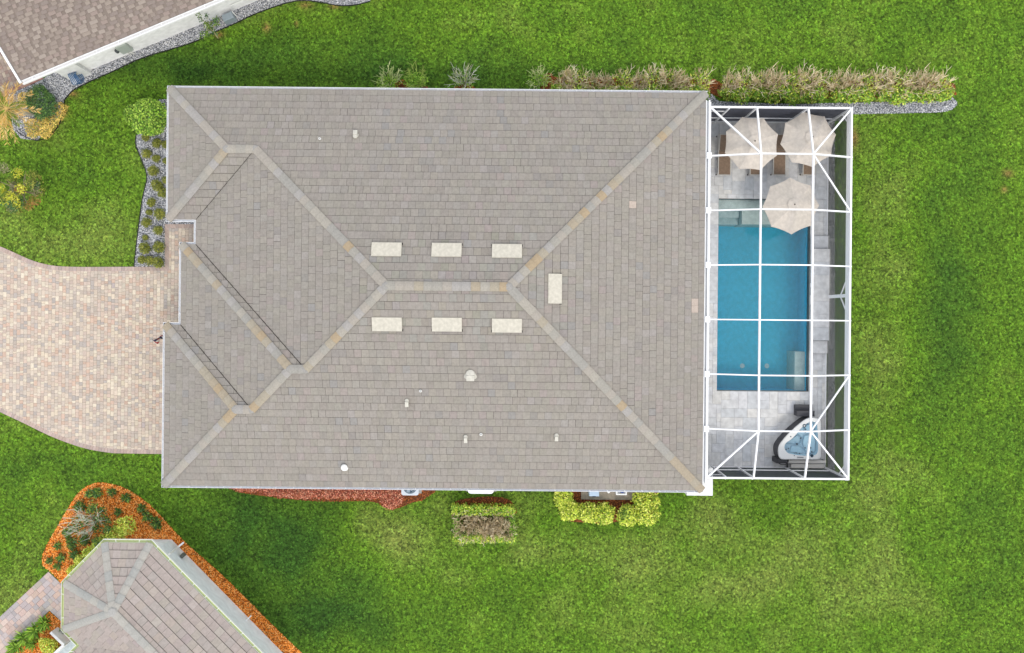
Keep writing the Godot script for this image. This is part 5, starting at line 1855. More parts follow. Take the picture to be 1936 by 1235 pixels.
func neighbour_octagon() -> void:
	var t := thing("neighbour_house", "pale neighbour house with octagonal end and flat tile roof", "house", Vector3.ZERO)
	var e := 3.0
	var s := 0.42
	var g := Vector2(1, 1).normalized()
	var v0 := Vector2(-19.47, 13.82); var v1 := Vector2(-19.47, 11.82); var v2 := Vector2(-17.74, 10.03); var v3 := Vector2(-15.75, 10.03)
	var L := 9.0
	var v4 := v3 + g * L
	var v5 := Vector2(-18.76, 14.53)
	# apex and ridge
	var ap := Vector2(-16.83, 12.66)
	var re := ap + g * 9.0
	var run := 2.64
	var hr := e + s * run
	var v6 := v5 + Vector2(-1, 1).normalized() * 3.0
	var back := v5 + g * 9.0
	var wE := Vector2(-1, 1).normalized()
	var vl := v5 + Vector2(3.75, 0)
	var foot := PackedVector2Array([v0, v1, v2, v3, v4, re, vl, v6 + Vector2(3.75, 0), v6, v5])
	var mb := MB.new()
	var wl := mitre(foot, -0.62)
	mb.prism(wl, 0.0, e - 0.14, lin(238, 246, 248, 0.94))
	put(mb.mesh(), "wall", MAT.stucco, t)
	excl.append(wl)
	mb = MB.new()
	mb.prism(foot, e - 0.16, e - 0.13, lin(232, 238, 240, 0.8), true)
	put(mb.mesh(), "soffit", MAT.metal_paint, t)
	var faces := [
		{"o": v3, "w": Vector2(-1, 1).normalized(), "poly": PackedVector2Array([v3, v4, re, ap])},
		{"o": v2, "w": Vector2(0, 1), "poly": PackedVector2Array([v2, v3, ap])},
		{"o": v1, "w": Vector2(1, 1).normalized(), "poly": PackedVector2Array([v1, v2, ap])},
		{"o": v0, "w": Vector2(1, 0), "poly": PackedVector2Array([v0, v1, ap])},
		{"o": v0, "w": Vector2(1, -1).normalized(), "poly": PackedVector2Array([v0, ap, re, vl, v5])},
		{"o": v5, "w": Vector2(1, 1).normalized(), "poly": PackedVector2Array([v5, vl, v6 + Vector2(3.75, 0), v6])},
	]
	var rm := MB.new()
	for f in faces:
		f.e = e
		var far := 0.0
		for p in f.poly: far = maxf(far, (p - f.o).dot(f.w))
		f.s = s * run / far if f.o != v5 else s
		var tr := Geometry2D.triangulate_polygon(f.poly)
		for i in range(0, tr.size(), 3):
			var q: Array = []
			for k in 3:
				var p: Vector2 = f.poly[tr[i + k]]
				q.append(Vector3(p.x, e - 0.006 + (p - f.o).dot(f.w) * f.s, p.y))
			rm.tri(q[0], q[1], q[2], lin(92, 84, 80, 0.8), Vector3.UP)
	for i in foot.size():
		var a := foot[i]; var b := foot[(i + 1) % foot.size()]
		var nn := (b - a).orthogonal()
		rm.quad(Vector3(a.x, e - 0.13, a.y), Vector3(b.x, e - 0.13, b.y), Vector3(b.x, e - 0.006, b.y), Vector3(a.x, e - 0.006, a.y), lin(232, 238, 236, 0.8), Vector3(nn.x, 0, nn.y))
	var roof := put(rm.mesh(), "roof", MAT.felt, t)
	var k := 0.64
	var pal := [lin(190, 178, 170, k), lin(188, 176, 169, k), lin(192, 180, 171, k), lin(189, 178, 171, k)]
	var odd := [lin(194, 182, 170, k), lin(184, 172, 166, k), lin(195, 185, 176, k)]
	var whole: Array = []
	var cut := MB.new()
	for f in faces:
		tile_face(f, whole, cut, 0.33, 0.335, 0.045, pal, odd)
	by_view(whole)
	lay_tiles(whole, cut, roof, 0.33, 0.045, MAT.tile, "tile")
	var up := func(p: Vector2, y: float) -> Vector3: return Vector3(p.x, y + 0.03, p.y)
	var cp := [lin(190, 188, 182, k), lin(184, 184, 180, k), lin(196, 192, 184, k)]
	var shapes := {}
	for v in [v0, v1, v2, v3]:
		lay_caps(roof, up.call(v, e), up.call(ap, hr), cp, shapes, 0.34, 0.0, cp, 0.4)
	lay_caps(roof, up.call(ap, hr), up.call(re, hr), cp, shapes, 0.34, 0.0, cp, 0.4)
	mb = MB.new()
	mb.lathe(up.call(ap, hr) - Vector3(0, 0.02, 0), [Vector2(0.22, 0.0), Vector2(0.18, 0.08), Vector2(0.08, 0.105), Vector2(0, 0.11)], 7, lin(190, 188, 184, k))
	put(mb.mesh(), "ridge_mortar", MAT.cap, roof)
	# gutter: the film of pollen in its trough is green-yellow
	gutters(t, foot, e + 0.005, MAT.metal_paint, lin(240, 242, 240, 0.84), [4, 5, 6, 7], lin(206, 216, 160, 0.85), 0.15)
	# downspout that crosses the wall and reaches out over the mulch
	var wall_n := Vector3(g.y, 0, -g.x)
	mb = MB.new()
	var a := at(311, 1055, 2.75); var b := at(345, 1028, 0.1)
	var p1 := Vector3(a.x, 2.7, a.z)
	mb.beam(p1, at(320, 1048, 2.35), 0.08, 0.08, lin(244, 246, 246, 0.85))
	mb.beam(at(320, 1048, 2.35), at(336.5, 1034.5, 0.25), 0.08, 0.08, lin(244, 246, 246, 0.85))
	mb.beam(at(336.5, 1034.5, 0.25), at(347, 1026, 0.08), 0.08, 0.08, lin(244, 246, 246, 0.85))
	put(mb.mesh(), "downspout", MAT.metal_paint, t)
	mb = MB.new()
	var lp := at(346, 1050, 0.6)
	mb.obox(lp, g3(g) * 0.09, Vector3(0, 0.12, 0), wall_n * 0.09, lin(96, 98, 92))
	put(mb.mesh(), "wall_box", MAT.metal_paint, t)
	mb = MB.new()
	var vp := at(471, 1168, 0.35)
	mb.tube([vp - wall_n * 0.25, vp, vp - Vector3(0, 0.12, 0) + wall_n * 0.06], [0.03, 0.03, 0.03], 8, lin(240, 242, 242, 0.85))
	put(mb.mesh(), "drain_pipe", MAT.plastic, t)
	# entrance: low white wall by the path
	var lw := thing("entry_wall", "low white wall at the planted entrance of the octagonal house", "wall", at(118, 1222, 0.0))
	var o := lw.position
	mb = MB.new()
	mb.beam(at(95, 1196, 0.6) * Vector3(1, 0, 1) - o + Vector3(0, 0.3, 0), at(120, 1220, 0.6) * Vector3(1, 0, 1) - o + Vector3(0, 0.3, 0), 0.12, 0.6, lin(240, 240, 238, 0.85))
	put(mb.mesh(), "wing", MAT.stucco, lw)
	mb = MB.new()
	mb.beam(at(120, 1220, 0.6) * Vector3(1, 0, 1) - o + Vector3(0, 0.3, 0), at(92, 1246, 0.6) * Vector3(1, 0, 1) - o + Vector3(0, 0.3, 0), 0.12, 0.6, lin(240, 240, 238, 0.85))
	put(mb.mesh(), "wing", MAT.stucco, lw)
	var pc := MB.new()
	pc.prism(outline([121, 1221, 136, 1206, 165, 1232, 130, 1262, 95, 1250]), 0.0, 0.05, lin(206, 216, 220, 0.8))
	var po := put(pc.mesh(), "entry_porch", MAT.concrete)
	po.set_meta("kind", "structure")
func g3(v: Vector2) -> Vector3:
	return Vector3(v.x, 0, v.y)

# ---------------------------------------------------------------- things by the house
func house_side_things() -> void:
	# air conditioner
	var p := at(775, 921, 0.85)
	var t := thing("air_conditioner", "white air conditioner unit with round blue-grey fan grille under the eave", "air conditioner", Vector3(p.x, 0, p.z))
	var mb := MB.new()
	mb.cbox(Vector3(-0.46, 0.0, -0.46), Vector3(0.46, 0.06, 0.46), 0.01, lin(180, 178, 172, 0.8))
	put(mb.mesh(), "pad", MAT.concrete, t)
	mb = MB.new()
	var bp := round_poly(PackedVector2Array([Vector2(-0.40, -0.40), Vector2(0.40, -0.40), Vector2(0.40, 0.40), Vector2(-0.40, 0.40)]), 0.12)
	mb.prism(bp, 0.06, 0.80, lin(208, 216, 226, 0.85))
	var body := put(mb.mesh(), "body", MAT.metal_paint, t)
	mb = MB.new()
	mb.lathe(Vector3(0, 0.80, 0), [Vector2(0.32, 0.001), Vector2(0.32, 0.03), Vector2(0.29, 0.035), Vector2(0.285, 0.004), Vector2(0, 0.004)], 24, lin(70, 92, 112, 0.85))
	put(mb.mesh(), "fan_well", MAT.metal_paint, t)
	mb = MB.new()
	for k in 3:
		mb.lathe(Vector3(0, 0.84, 0), [Vector2(0.09 * (k + 1), 0), Vector2(0.09 * (k + 1) + 0.008, 0.006), Vector2(0.09 * (k + 1) + 0.012, 0)], 20, lin(190, 200, 210, 0.85))
	for k in 6:
		var a := TAU * k / 6
		mb.beam(Vector3(cos(a) * 0.05, 0.838, sin(a) * 0.05), Vector3(cos(a) * 0.30, 0.838, sin(a) * 0.30), 0.01, 0.006, lin(190, 200, 210, 0.85))
	put(mb.mesh(), "grille", MAT.metal_paint, t)
	for k in 4:
		mb = MB.new()
		var a := TAU * k / 4 + 0.4
		var d := Vector3(cos(a), 0, sin(a)); var s := Vector3(-sin(a), 0, cos(a))
		mb.quad(Vector3(0, 0.815, 0), d * 0.26 - s * 0.09 + Vector3(0, 0.81, 0), d * 0.27 + Vector3(0, 0.82, 0), d * 0.24 + s * 0.09 + Vector3(0, 0.828, 0), lin(150, 168, 184, 0.85), Vector3.UP)
		put(mb.mesh(), "fan_blade", MAT.metal_paint, t)
	# a white cabinet, probably a standby generator
	p = at(909, 921, 0.75)
	t = thing("equipment_cabinet", "long white cabinet with rounded corners under the eave behind the rectangular hedge", "cabinet", Vector3(p.x, 0, p.z))
	mb = MB.new()
	mb.cbox(Vector3(-0.72, 0.0, -0.42), Vector3(0.72, 0.05, 0.36), 0.01, lin(176, 172, 164, 0.8))
	put(mb.mesh(), "pad", MAT.concrete, t)
	mb = MB.new()
	bp = round_poly(PackedVector2Array([Vector2(-0.60, -0.40), Vector2(0.60, -0.40), Vector2(0.58, 0.30), Vector2(-0.58, 0.30)]), 0.14)
	mb.prism(bp, 0.05, 0.66, lin(238, 240, 242, 0.85))
	put(mb.mesh(), "body", MAT.metal_paint, t)
	mb = MB.new()
	var lid := mitre(bp, 0.02)
	mb.prism(lid, 0.662, 0.72, lin(246, 247, 248, 0.87))
	mb.prism(mitre(lid, -0.04), 0.7205, 0.74, lin(246, 247, 248, 0.87))
	put(mb.mesh(), "lid", MAT.metal_paint, t)
	# pool equipment on its pad
	var a0 := at2(1099, 905, 0.1); var a1 := at2(1196, 945.5, 0.1)
	var pad := MB.new()
	pad.prism(PackedVector2Array([a0, Vector2(a1.x, a0.y), a1, Vector2(a0.x, a1.y)]), 0.0, 0.1, lin(176, 166, 150, 0.75))
	var po := put(pad.mesh(), "equipment_pad", MAT.concrete)
	po.set_meta("kind", "structure")
	p = at(1123.5, 928, 0.8)
	t = thing("pool_heater", "pale blue-grey pool heater cabinet on the concrete pad", "pool heater", Vector3(p.x, 0.1, p.z))
	mb = MB.new()
	mb.cbox(Vector3(-0.23, 0.0, -0.34), Vector3(0.23, 0.72, 0.26), 0.03, lin(178, 198, 220, 0.85))
	put(mb.mesh(), "cabinet", MAT.metal_paint, t)
	mb = MB.new()
	mb.cbox(Vector3(-0.075, 0.45, 0.261), Vector3(0.075, 0.73, 0.31), 0.02, lin(64, 66, 70))
	put(mb.mesh(), "control_box", MAT.plastic, t)
	p = at(1150.5, 930, 0.5)
	t = thing("pool_pump", "white cylindrical pool pump standing between heater and filter box", "pump", Vector3(p.x, 0.1, p.z))
	mb = MB.new()
	mb.lathe(Vector3.ZERO, [Vector2(0.09, 0), Vector2(0.09, 0.04), Vector2(0.05, 0.06), Vector2(0.05, 0.36), Vector2(0.065, 0.38), Vector2(0.06, 0.46), Vector2(0, 0.48)], 14, lin(236, 236, 234, 0.85))
	put(mb.mesh(), "body", MAT.plastic, t)
	mb = MB.new()
	mb.tube([Vector3(0, 0.12, -0.05), Vector3(0, 0.12, -0.5)], [0.03, 0.03], 8, lin(232, 232, 230, 0.85))
	put(mb.mesh(), "pipe", MAT.plastic, t)
	p = at(1175, 928, 0.5)
	t = thing("filter_box", "white open filter box with blue cartridge on the concrete pad", "filter", Vector3(p.x, 0.1, p.z))
	mb = MB.new()
	var wv := lin(240, 241, 242, 0.85)
	mb.box(Vector3(-0.25, 0, -0.3), Vector3(0.25, 0.32, 0.2), wv)
	for q in [[Vector3(-0.25, 0.321, -0.3), Vector3(-0.19, 0.42, 0.2)], [Vector3(0.19, 0.321, -0.3), Vector3(0.25, 0.42, 0.2)], [Vector3(-0.19, 0.321, 0.14), Vector3(0.19, 0.42, 0.2)], [Vector3(-0.19, 0.321, -0.3), Vector3(0.19, 0.42, -0.24)]]:
		mb.box(q[0], q[1], wv)
	put(mb.mesh(), "box", MAT.plastic, t)
	mb = MB.new()
	mb.lathe(Vector3(0.04, 0.322, 0.02), [Vector2(0.10, 0), Vector2(0.10, 0.07), Vector2(0.05, 0.09), Vector2(0, 0.09)], 14, lin(40, 62, 130, 0.85))
	mb.lathe(Vector3(-0.1, 0.322, 0.02), [Vector2(0.05, 0), Vector2(0.05, 0.06), Vector2(0, 0.07)], 12, lin(60, 84, 140, 0.85))
	put(mb.mesh(), "cartridge", MAT.plastic, t)
	# flag on a short pole, fixed to the garage front
	var f0 := Vector3(-14.66, 2.15, at(313, 640, 2.2).z)
	var f1 := at(283, 642, 2.75)
	f1.z = f0.z + 0.02
	t = thing("flag", "small red and white striped flag on a short pole at the garage front", "flag", f0)
	mb = MB.new()
	mb.tube([Vector3.ZERO, f1 - f0], [0.013, 0.011], 8, lin(58, 46, 42), true)
	put(mb.mesh(), "pole", MAT.metal_paint, t)
	mb = MB.new()
	mb.lathe(Vector3(0.02, 0, 0), [Vector2(0.04, -0.06), Vector2(0.04, 0.06), Vector2(0, 0.07)], 8, lin(60, 56, 54))
	put(mb.mesh(), "bracket", MAT.metal_paint, t)
	var dir := (f1 - f0)
	var red := lin(176, 40, 52, 0.85); var wht := lin(240, 236, 230, 0.85); var blue := lin(40, 46, 84, 0.85)
	var cloth := {"canton": MB.new(), "stripe": null}
	# the cloth hangs down from the outer two thirds of the pole in folds; stripes run along its fly
	var cols := 26; var rowsn := 13
	var pt := func(i: int, j: int) -> Vector3:
		var u := float(i) / cols; var v := float(j) / rowsn
		var on := dir * lerpf(0.98, 0.42, v)
		var sw := 0.17 * sin(v * 11.0 + u * 2.0) * (0.25 + u)
		return on + Vector3(-0.02 * u, -0.86 * u * (1.0 - 0.15 * v), sw - 0.16 * u * v + 0.05 * u)
	for j in rowsn:
		var st := MB.new(); var ca := MB.new()
		for i in cols:
			var m: MB = ca if (j < 7 and i < 11) else st
			var c := blue if (j < 7 and i < 11) else (red if j % 2 == 0 else wht)
			m.quad(pt.call(i, j), pt.call(i + 1, j), pt.call(i + 1, j + 1), pt.call(i, j + 1), c, Vector3(0, 0.3, 1))
		put(st.mesh(), "stripe", MAT.canvas, t)
		if j < 7:
			for i in 5:      # small white stars on the blue field
				var q: Vector3 = (pt.call(1 + i * 2, j) as Vector3).lerp(pt.call(2 + i * 2, j + 1), 0.5)
				for sgn in [-0.004, 0.004]:
					ca.obox(q + Vector3(0, 0, sgn), Vector3(0.011, 0, 0), Vector3(0, 0.011, 0), Vector3(0, 0, 0.001), wht)
			put(ca.mesh(), "canton", MAT.canvas, t)

# ---------------------------------------------------------------- planting
func place(px: float, py: float, h: float, r: Vector3) -> Vector3:
	var p := at(px, py, h)
	return Vector3(p.x, 0.0, p.z)
func planting() -> void:
	var GREEN := [lin(70, 96, 36), lin(92, 120, 44), lin(54, 80, 30), lin(112, 140, 56), lin(84, 104, 38)]
	var BRIGHT := [lin(112, 152, 44), lin(90, 130, 38), lin(136, 170, 58), lin(72, 108, 34), lin(150, 178, 74)]
	var OLIVE := [lin(106, 112, 42), lin(88, 96, 36), lin(124, 128, 54), lin(72, 82, 30), lin(138, 138, 64)]
	var YELLOW := [lin(178, 188, 64), lin(150, 168, 52), lin(192, 198, 84), lin(116, 140, 42), lin(162, 178, 66), lin(200, 202, 104), lin(92, 116, 38)]
	var RED := [lin(150, 74, 58), lin(176, 100, 78), lin(118, 58, 44), lin(200, 134, 108), lin(132, 72, 40), lin(214, 160, 132), lin(96, 50, 40)]
	var DARK := [lin(46, 74, 40), lin(62, 92, 48), lin(36, 60, 34), lin(84, 114, 62), lin(70, 100, 58)]
	var TWIG := [lin(224, 208, 172), lin(206, 188, 152), lin(234, 220, 192), lin(186, 166, 132)]
	var GREY := [lin(206, 208, 192), lin(190, 192, 174), lin(216, 216, 204)]

	# small clipped shrubs in the gravel
	var protos: Array = []
	var spots := [[276.7, 290, 1.0], [295.7, 270.6, 0.95], [274, 259, 0.8], [295, 299, 0.85], [289.5, 323, 1.05], [296.6, 350, 1.15], [308, 365, 1.05], [286, 383, 0.95], [302, 405, 1.15], [280.4, 401, 0.65], [276.7, 420.7, 1.0], [299.4, 435, 1.0], [272.5, 449, 0.6], [274, 469, 1.15], [300, 467.5, 1.15], [267.4, 491.5, 0.85], [282.4, 493, 0.95], [299.4, 496, 1.1], [312, 273, 0.8], [313.5, 304.6, 0.75], [312.7, 340, 0.8]]
	var lab := "small round olive-green shrub in the grey gravel bed"
	for i in spots.size():
		var q: Array = spots[i]
		var o: Node3D
		if i < 4:
			o = shrub("round_shrub", lab, "shrub", Vector3.ZERO, Vector3(0.24, 0.20, 0.24), 620, 0.062, OLIVE, "small shrubs in the gravel bed", false, 0.0, 0.35, 0.5)
			protos.append(o)
		else:
			o = copy_thing(protos[i % 4], "round_shrub", lab)
		o.position = place(q[0], q[1], 0.22, Vector3.ZERO)
		o.rotation.y = rng.randf() * TAU
		o.scale = Vector3.ONE * q[2]
	shrub("large_shrub", "large rounded bright green shrub at the corner of the tiled house", "shrub", place(278, 222, 0.8, Vector3.ZERO), Vector3(0.98, 0.75, 0.85), 6500, 0.095, GREEN + BRIGHT + [lin(166, 190, 82), lin(150, 178, 70)])
	shrub("large_shrub", "dark green dense shrub filling the neighbour's palm bed", "shrub", place(79, 193, 0.45, Vector3.ZERO), Vector3(0.72, 0.45, 0.82), 3400, 0.075, DARK + [lin(96, 128, 60)])
	# dry ground cover round that shrub
	var dry := [lin(190, 160, 80), lin(214, 186, 104), lin(160, 140, 70), lin(120, 124, 50), lin(206, 176, 96)]
	shrub("dry_ground_cover", "yellowed low ground cover along the curved edge of the palm bed", "ground cover", place(100, 228, 0.12, Vector3.ZERO), Vector3(0.30, 0.14, 0.9), 1300, 0.07, dry, "", true, deg_to_rad(-35), 0.2)
	shrub("dry_ground_cover", "yellowed low ground cover between the palm and its gravel patch", "ground cover", place(72, 240, 0.12, Vector3.ZERO), Vector3(0.55, 0.14, 0.42), 1100, 0.07, dry + [lin(120, 130, 60)], "", true, deg_to_rad(20), 0.2)
	shrub("dry_ground_cover", "thin yellowed ground cover next to the palm trunk", "ground cover", place(52, 188, 0.12, Vector3.ZERO), Vector3(0.35, 0.14, 0.3), 500, 0.07, dry, "", true, 0.0, 0.2)
	# loose tree at the left edge
	var lt := thing("young_tree", "loose young tree with yellow-green shoots on the lawn", "tree", at(66, 366, 0.0))
	var mb := MB.new()
	mb.tube([Vector3.ZERO, Vector3(-0.05, 0.7, 0.02), Vector3(-0.15, 1.3, 0)], [0.05, 0.04, 0.03], 8, lin(120, 104, 88))
	for k in 9:
		var a := TAU * k / 9 + rng.randf()
		var s := Vector3(-0.1, rng.randf_range(0.6, 1.2), 0)
		var e := s + Vector3(cos(a), 0.5, sin(a)) * rng.randf_range(0.6, 1.0)
		mb.tube([s, s.lerp(e, 0.5) + rand_dir() * 0.06, e], [0.022, 0.016, 0.008], 5, lin(140, 124, 104))
	put(mb.mesh(), "trunk", MAT.bark, lt)
	mb = MB.new()
	for k in 34:
		var a := rng.randf() * TAU
		var rr := sqrt(rng.randf()) * 1.15
		var c := Vector3(cos(a) * rr - 0.15, rng.randf_range(0.7, 1.7), sin(a) * rr)
		var pl: Array = [[lin(168, 168, 48), lin(150, 156, 46), lin(178, 174, 70)], OLIVE, DARK, [lin(120, 118, 84), lin(96, 96, 64), lin(134, 130, 100)], [lin(136, 98, 50), lin(118, 104, 50)], OLIVE][k % 6]
		leafy(mb, c, Vector3(0.27, 0.18, 0.27), 110, 0.085, pl, false, 0.2, 0.55)
	put(mb.mesh(), "crown", MAT.leaf, lt)
	# palm with dry golden fronds
	var pb := at(58, 214, 0.0)
	var ptop := at(14, 207, 1.9)
	var pt := thing("palm_tree", "palm with golden dry fronds and a pale grey trunk", "palm", pb)
	var rel := ptop - pb
	mb = MB.new()
	mb.tube([Vector3.ZERO, rel * 0.3 + Vector3(0.05, 0.05, 0), rel * 0.65, rel], [0.16, 0.14, 0.125, 0.11], 12, lin(186, 180, 166, 0.9))
	put(mb.mesh(), "trunk", MAT.bark, pt)
	var gold := [lin(234, 198, 124), lin(218, 178, 98), lin(242, 214, 156), lin(204, 168, 96)]
	var pgreen := [lin(120, 140, 52), lin(92, 116, 44), lin(150, 158, 70)]
	for k in 15:
		var a := TAU * k / 15.0 + rng.randf_range(-0.15, 0.15)
		var dry_one := k % 4 != 2
		var l := rng.randf_range(1.0, 1.45) * (1.0 if dry_one else 0.75)
		var out := Vector3(cos(a), 0, sin(a))
		var fr := MB.new()
		var pts: Array = []; var rad: Array = []
		for i in 9:
			var u := i / 8.0
			pts.append(rel + out * l * u + Vector3(0, 0.10 + 0.55 * u - 0.95 * u * u * (1.0 if dry_one else 0.6), 0))
			rad.append(lerpf(0.018, 0.004, u))
		fr.tube(pts, rad, 4, lin(206, 176, 110))
		for i in 70:
			var u := rng.randf_range(0.12, 1.0)
			var f := u * 8.0
			var p: Vector3 = pts[int(minf(f, 7))].lerp(pts[int(minf(f, 7)) + 1], f - int(minf(f, 7)))
			var sd := out.cross(Vector3.UP) * (1.0 if i % 2 == 0 else -1.0)
			var al := (sd * 0.8 + out * rng.randf_range(0.7, 1.2) + Vector3(0, rng.randf_range(-0.5, 0.15), 0)).normalized()
			fr.leaf(p, al, Vector3.UP, rng.randf_range(0.28, 0.42) * (1.15 - 0.6 * u), 0.022, vary(pick(gold if dry_one else pgreen), 0.15))
		put(fr.mesh(), "frond", MAT.leaf, pt)
	var pl := thing("path_light", "small white-capped path light beside the palm's gravel patch", "path light", at(54, 230, 0.0))
	mb = MB.new()
	mb.lathe(Vector3.ZERO, [Vector2(0.02, 0), Vector2(0.02, 0.26), Vector2(0.07, 0.27), Vector2(0.05, 0.31), Vector2(0, 0.33)], 10, lin(236, 236, 232, 0.85))
	put(mb.mesh(), "lamp_post", MAT.metal_paint, pl)
	# sparse tree by the white wall
	var st := thing("sapling", "thin sparse sapling leaning out by the neighbour's white wall", "tree", at(412, 72, 0.0))
	mb = MB.new()
	var tip := at(388, 42, 1.9) - st.position
	mb.tube([Vector3.ZERO, tip * 0.5 + Vector3(0.05, 0.1, 0), tip], [0.03, 0.022, 0.012], 6, lin(170, 158, 120))
	var cr := MB.new()
	for k in 14:
		var u := rng.randf_range(0.15, 1.0)
		var s := tip * u
		var e := s + Vector3(rng.randf_range(-1, 1), rng.randf_range(0.0, 0.5), rng.randf_range(-1, 1)).normalized() * rng.randf_range(0.3, 0.65)
		mb.tube([s, e], [0.010, 0.005], 4, lin(170, 158, 120))
		leafy(cr, e, Vector3(0.15, 0.10, 0.15), 22, 0.085, GREEN if k % 3 else DARK, false, 0.1)
		leafy(cr, s, Vector3(0.18, 0.14, 0.18), 10, 0.08, GREEN, false, 0.1)
	put(mb.mesh(), "trunk", MAT.bark, st)
	put(cr.mesh(), "crown", MAT.leaf, st)

	# leggy shrubs along the north wall
	var four := [[738, 160, 0.62, "straggly green shrub with pale stems farthest from the long hedge", 1], [788, 158, 0.6, "fresh green straggly shrub beside a patch of orange mulch", 2], [878, 160, 0.66, "nearly bare shrub of pale grey-green stems by the roof edge", 0], [1018, 158, 0.58, "straggly pale-stemmed shrub next to the end of the long hedge", 1]]
	for q in four:
		var t := thing("straggly_shrub", q[3], "shrub", at(q[0], q[1], 0.0), 0.0, "single shrubs along the roof edge")
		var pals: Array = [GREY + [lin(190, 190, 150)], [lin(176, 192, 124), lin(200, 206, 152)], [lin(170, 188, 100), lin(150, 172, 84)]][q[4]]
		put(leggy_mesh(q[2] * 1.1, 0.9, 34, pals, Vector3(0, 0, -0.12)).mesh(), "stem", MAT.bark, t)
		mb = MB.new()
		leafy(mb, Vector3(0, 0.35, 0), Vector3(0.6, 0.42, 0.42), [120, 380, 700][q[4]], 0.075, BRIGHT, false, 0.2)
		put(mb.mesh(), "foliage", MAT.leaf, t)
	# the long hedge of half-bare shrubs
	var hp: Array = []
	for k in 5:
		var t := thing("hedge_shrub", "half-bare hedge shrub with tan twigs in the long row beside the pool enclosure", "shrub", Vector3.ZERO, 0.0, "shrubs of the long half-bare hedge")
		put(leggy_mesh(0.66, [1.0, 0.85, 1.1, 0.95, 0.8][k], [54, 30, 46, 62, 24][k], TWIG, Vector3(0, 0, -0.30)).mesh(), "stem", MAT.bark, t)
		mb = MB.new()
		leafy(mb, Vector3(0, 0.34, 0.30), Vector3(0.55, 0.38, 0.36), [620, 900, 700, 480, 1000][k], 0.10, BRIGHT + BRIGHT + YELLOW.slice(0, 3) + OLIVE, false, 0.2)
		leafy(mb, Vector3(0, 0.45, -0.25), Vector3(0.55, 0.35, 0.5), [90, 260, 130, 60, 340][k], 0.08, BRIGHT + OLIVE + YELLOW, false, 0.3)
		put(mb.mesh(), "foliage", MAT.leaf, t)
		hp.append(t)
	var n := 0
	var x := 1064.0
	while x < 1800.0:
		if not (x > 1338.0 and x < 1358.0):
			var o: Node3D = hp[n] if n < 5 else copy_thing(hp[n % 5], "hedge_shrub")
			var c := at(x, 166.0 + rng.randf_range(-2, 3) + (x - 1064.0) * 0.008, 0.0)
			o.position = c
			o.rotation.y = rng.randf_range(-0.6, 0.6)
			o.scale = Vector3(1.0, rng.randf_range(0.85, 1.05), 1.0) * rng.randf_range(0.75, 1.12)
			n += 1
		x += rng.randf_range(25, 31)

	# rectangular hedge with a bare middle
	var bx := thing("box_hedge", "rectangular hedge with bare grey-brown twigs showing in its middle", "hedge", at(916, 987, 0.35) * Vector3(1, 0, 1))
	mb = MB.new()
	for k in 26:
		var s := leggy_mesh(0.5, 1.02, 20, TWIG, Vector3.ZERO)
		var off := Vector3(rng.randf_range(-1.1, 1.1), 0, rng.randf_range(-0.4, 0.62))
		for v in s.v: mb.v.append(v + off)
		mb.n.append_array(s.n)
		mb.c.append_array(s.c)
	put(mb.mesh(), "stem", MAT.bark, bx)
	mb = MB.new()
	leafy(mb, Vector3(0, 0.38, -0.62), Vector3(1.42, 0.46, 0.20), 2400, 0.08, BRIGHT + YELLOW.slice(0, 3), true)
	leafy(mb, Vector3(0, 0.34, 0.72), Vector3(1.40, 0.44, 0.16), 1900, 0.08, BRIGHT + YELLOW.slice(0, 3), true)
	leafy(mb, Vector3(-1.3, 0.38, 0.05), Vector3(0.13, 0.36, 0.75), 800, 0.07, BRIGHT + GREEN, true)
	leafy(mb, Vector3(1.3, 0.38, 0.05), Vector3(0.13, 0.36, 0.75), 800, 0.07, BRIGHT + GREEN, true)
	leafy(mb, Vector3(0, 0.3, 0.05), Vector3(1.2, 0.24, 0.5), 1400, 0.07, GREEN, true)
	put(mb.mesh(), "foliage", MAT.leaf, bx)
	# red-leaved hedge along the eave, plant by plant
	var rp: Array = []
	x = 452.0
	n = 0
	while x < 760.0:
		var o: Node3D
		if n < 4:
			o = shrub("red_shrub", "copper-red leafy shrub in the low row under the roof edge", "shrub", Vector3.ZERO, Vector3(0.40, 0.26, 0.44), 1050, 0.062, RED, "red shrubs under the roof edge", false, 0.0, 0.45, 0.7)
			rp.append(o)
		else:
			o = copy_thing(rp[n % 4], "red_shrub")
		var y := 913.0 + 14.0 * smoothstep(445, 560, x)
		o.position = place(x, y, 0.3, Vector3.ZERO)
		o.rotation.y = rng.randf() * TAU
		n += 1
		x += 15.5
	for q in [[736, 947], [747, 938]]:
		var o := copy_thing(rp[n % 4], "red_shrub")
		o.position = place(q[0], q[1], 0.3, Vector3.ZERO)
		n += 1
	# golden shrubs round the pool equipment
	var ys := [[1066, 940, 0.42, 0.62, "narrow golden-leaved shrub against the eave on the air conditioner side of the pad"], [1078, 968, 0.50, 0.50, "golden-leaved shrub on the rounded corner of the U of shrubs"], [1112, 970, 0.58, 0.46, "golden-leaved shrub in front of the pool heater"], [1143, 972, 0.50, 0.50, "golden-leaved shrub on the heater side of the gap in the U of shrubs"], [1186, 975, 0.50, 0.52, "golden-leaved shrub with a dark green patch beside the gap in the U"], [1222, 945, 0.62, 0.60, "large golden-leaved shrub against the eave on the pier side"], [1222, 972, 0.62, 0.55, "large golden-leaved shrub on the outer corner towards the pier"]]
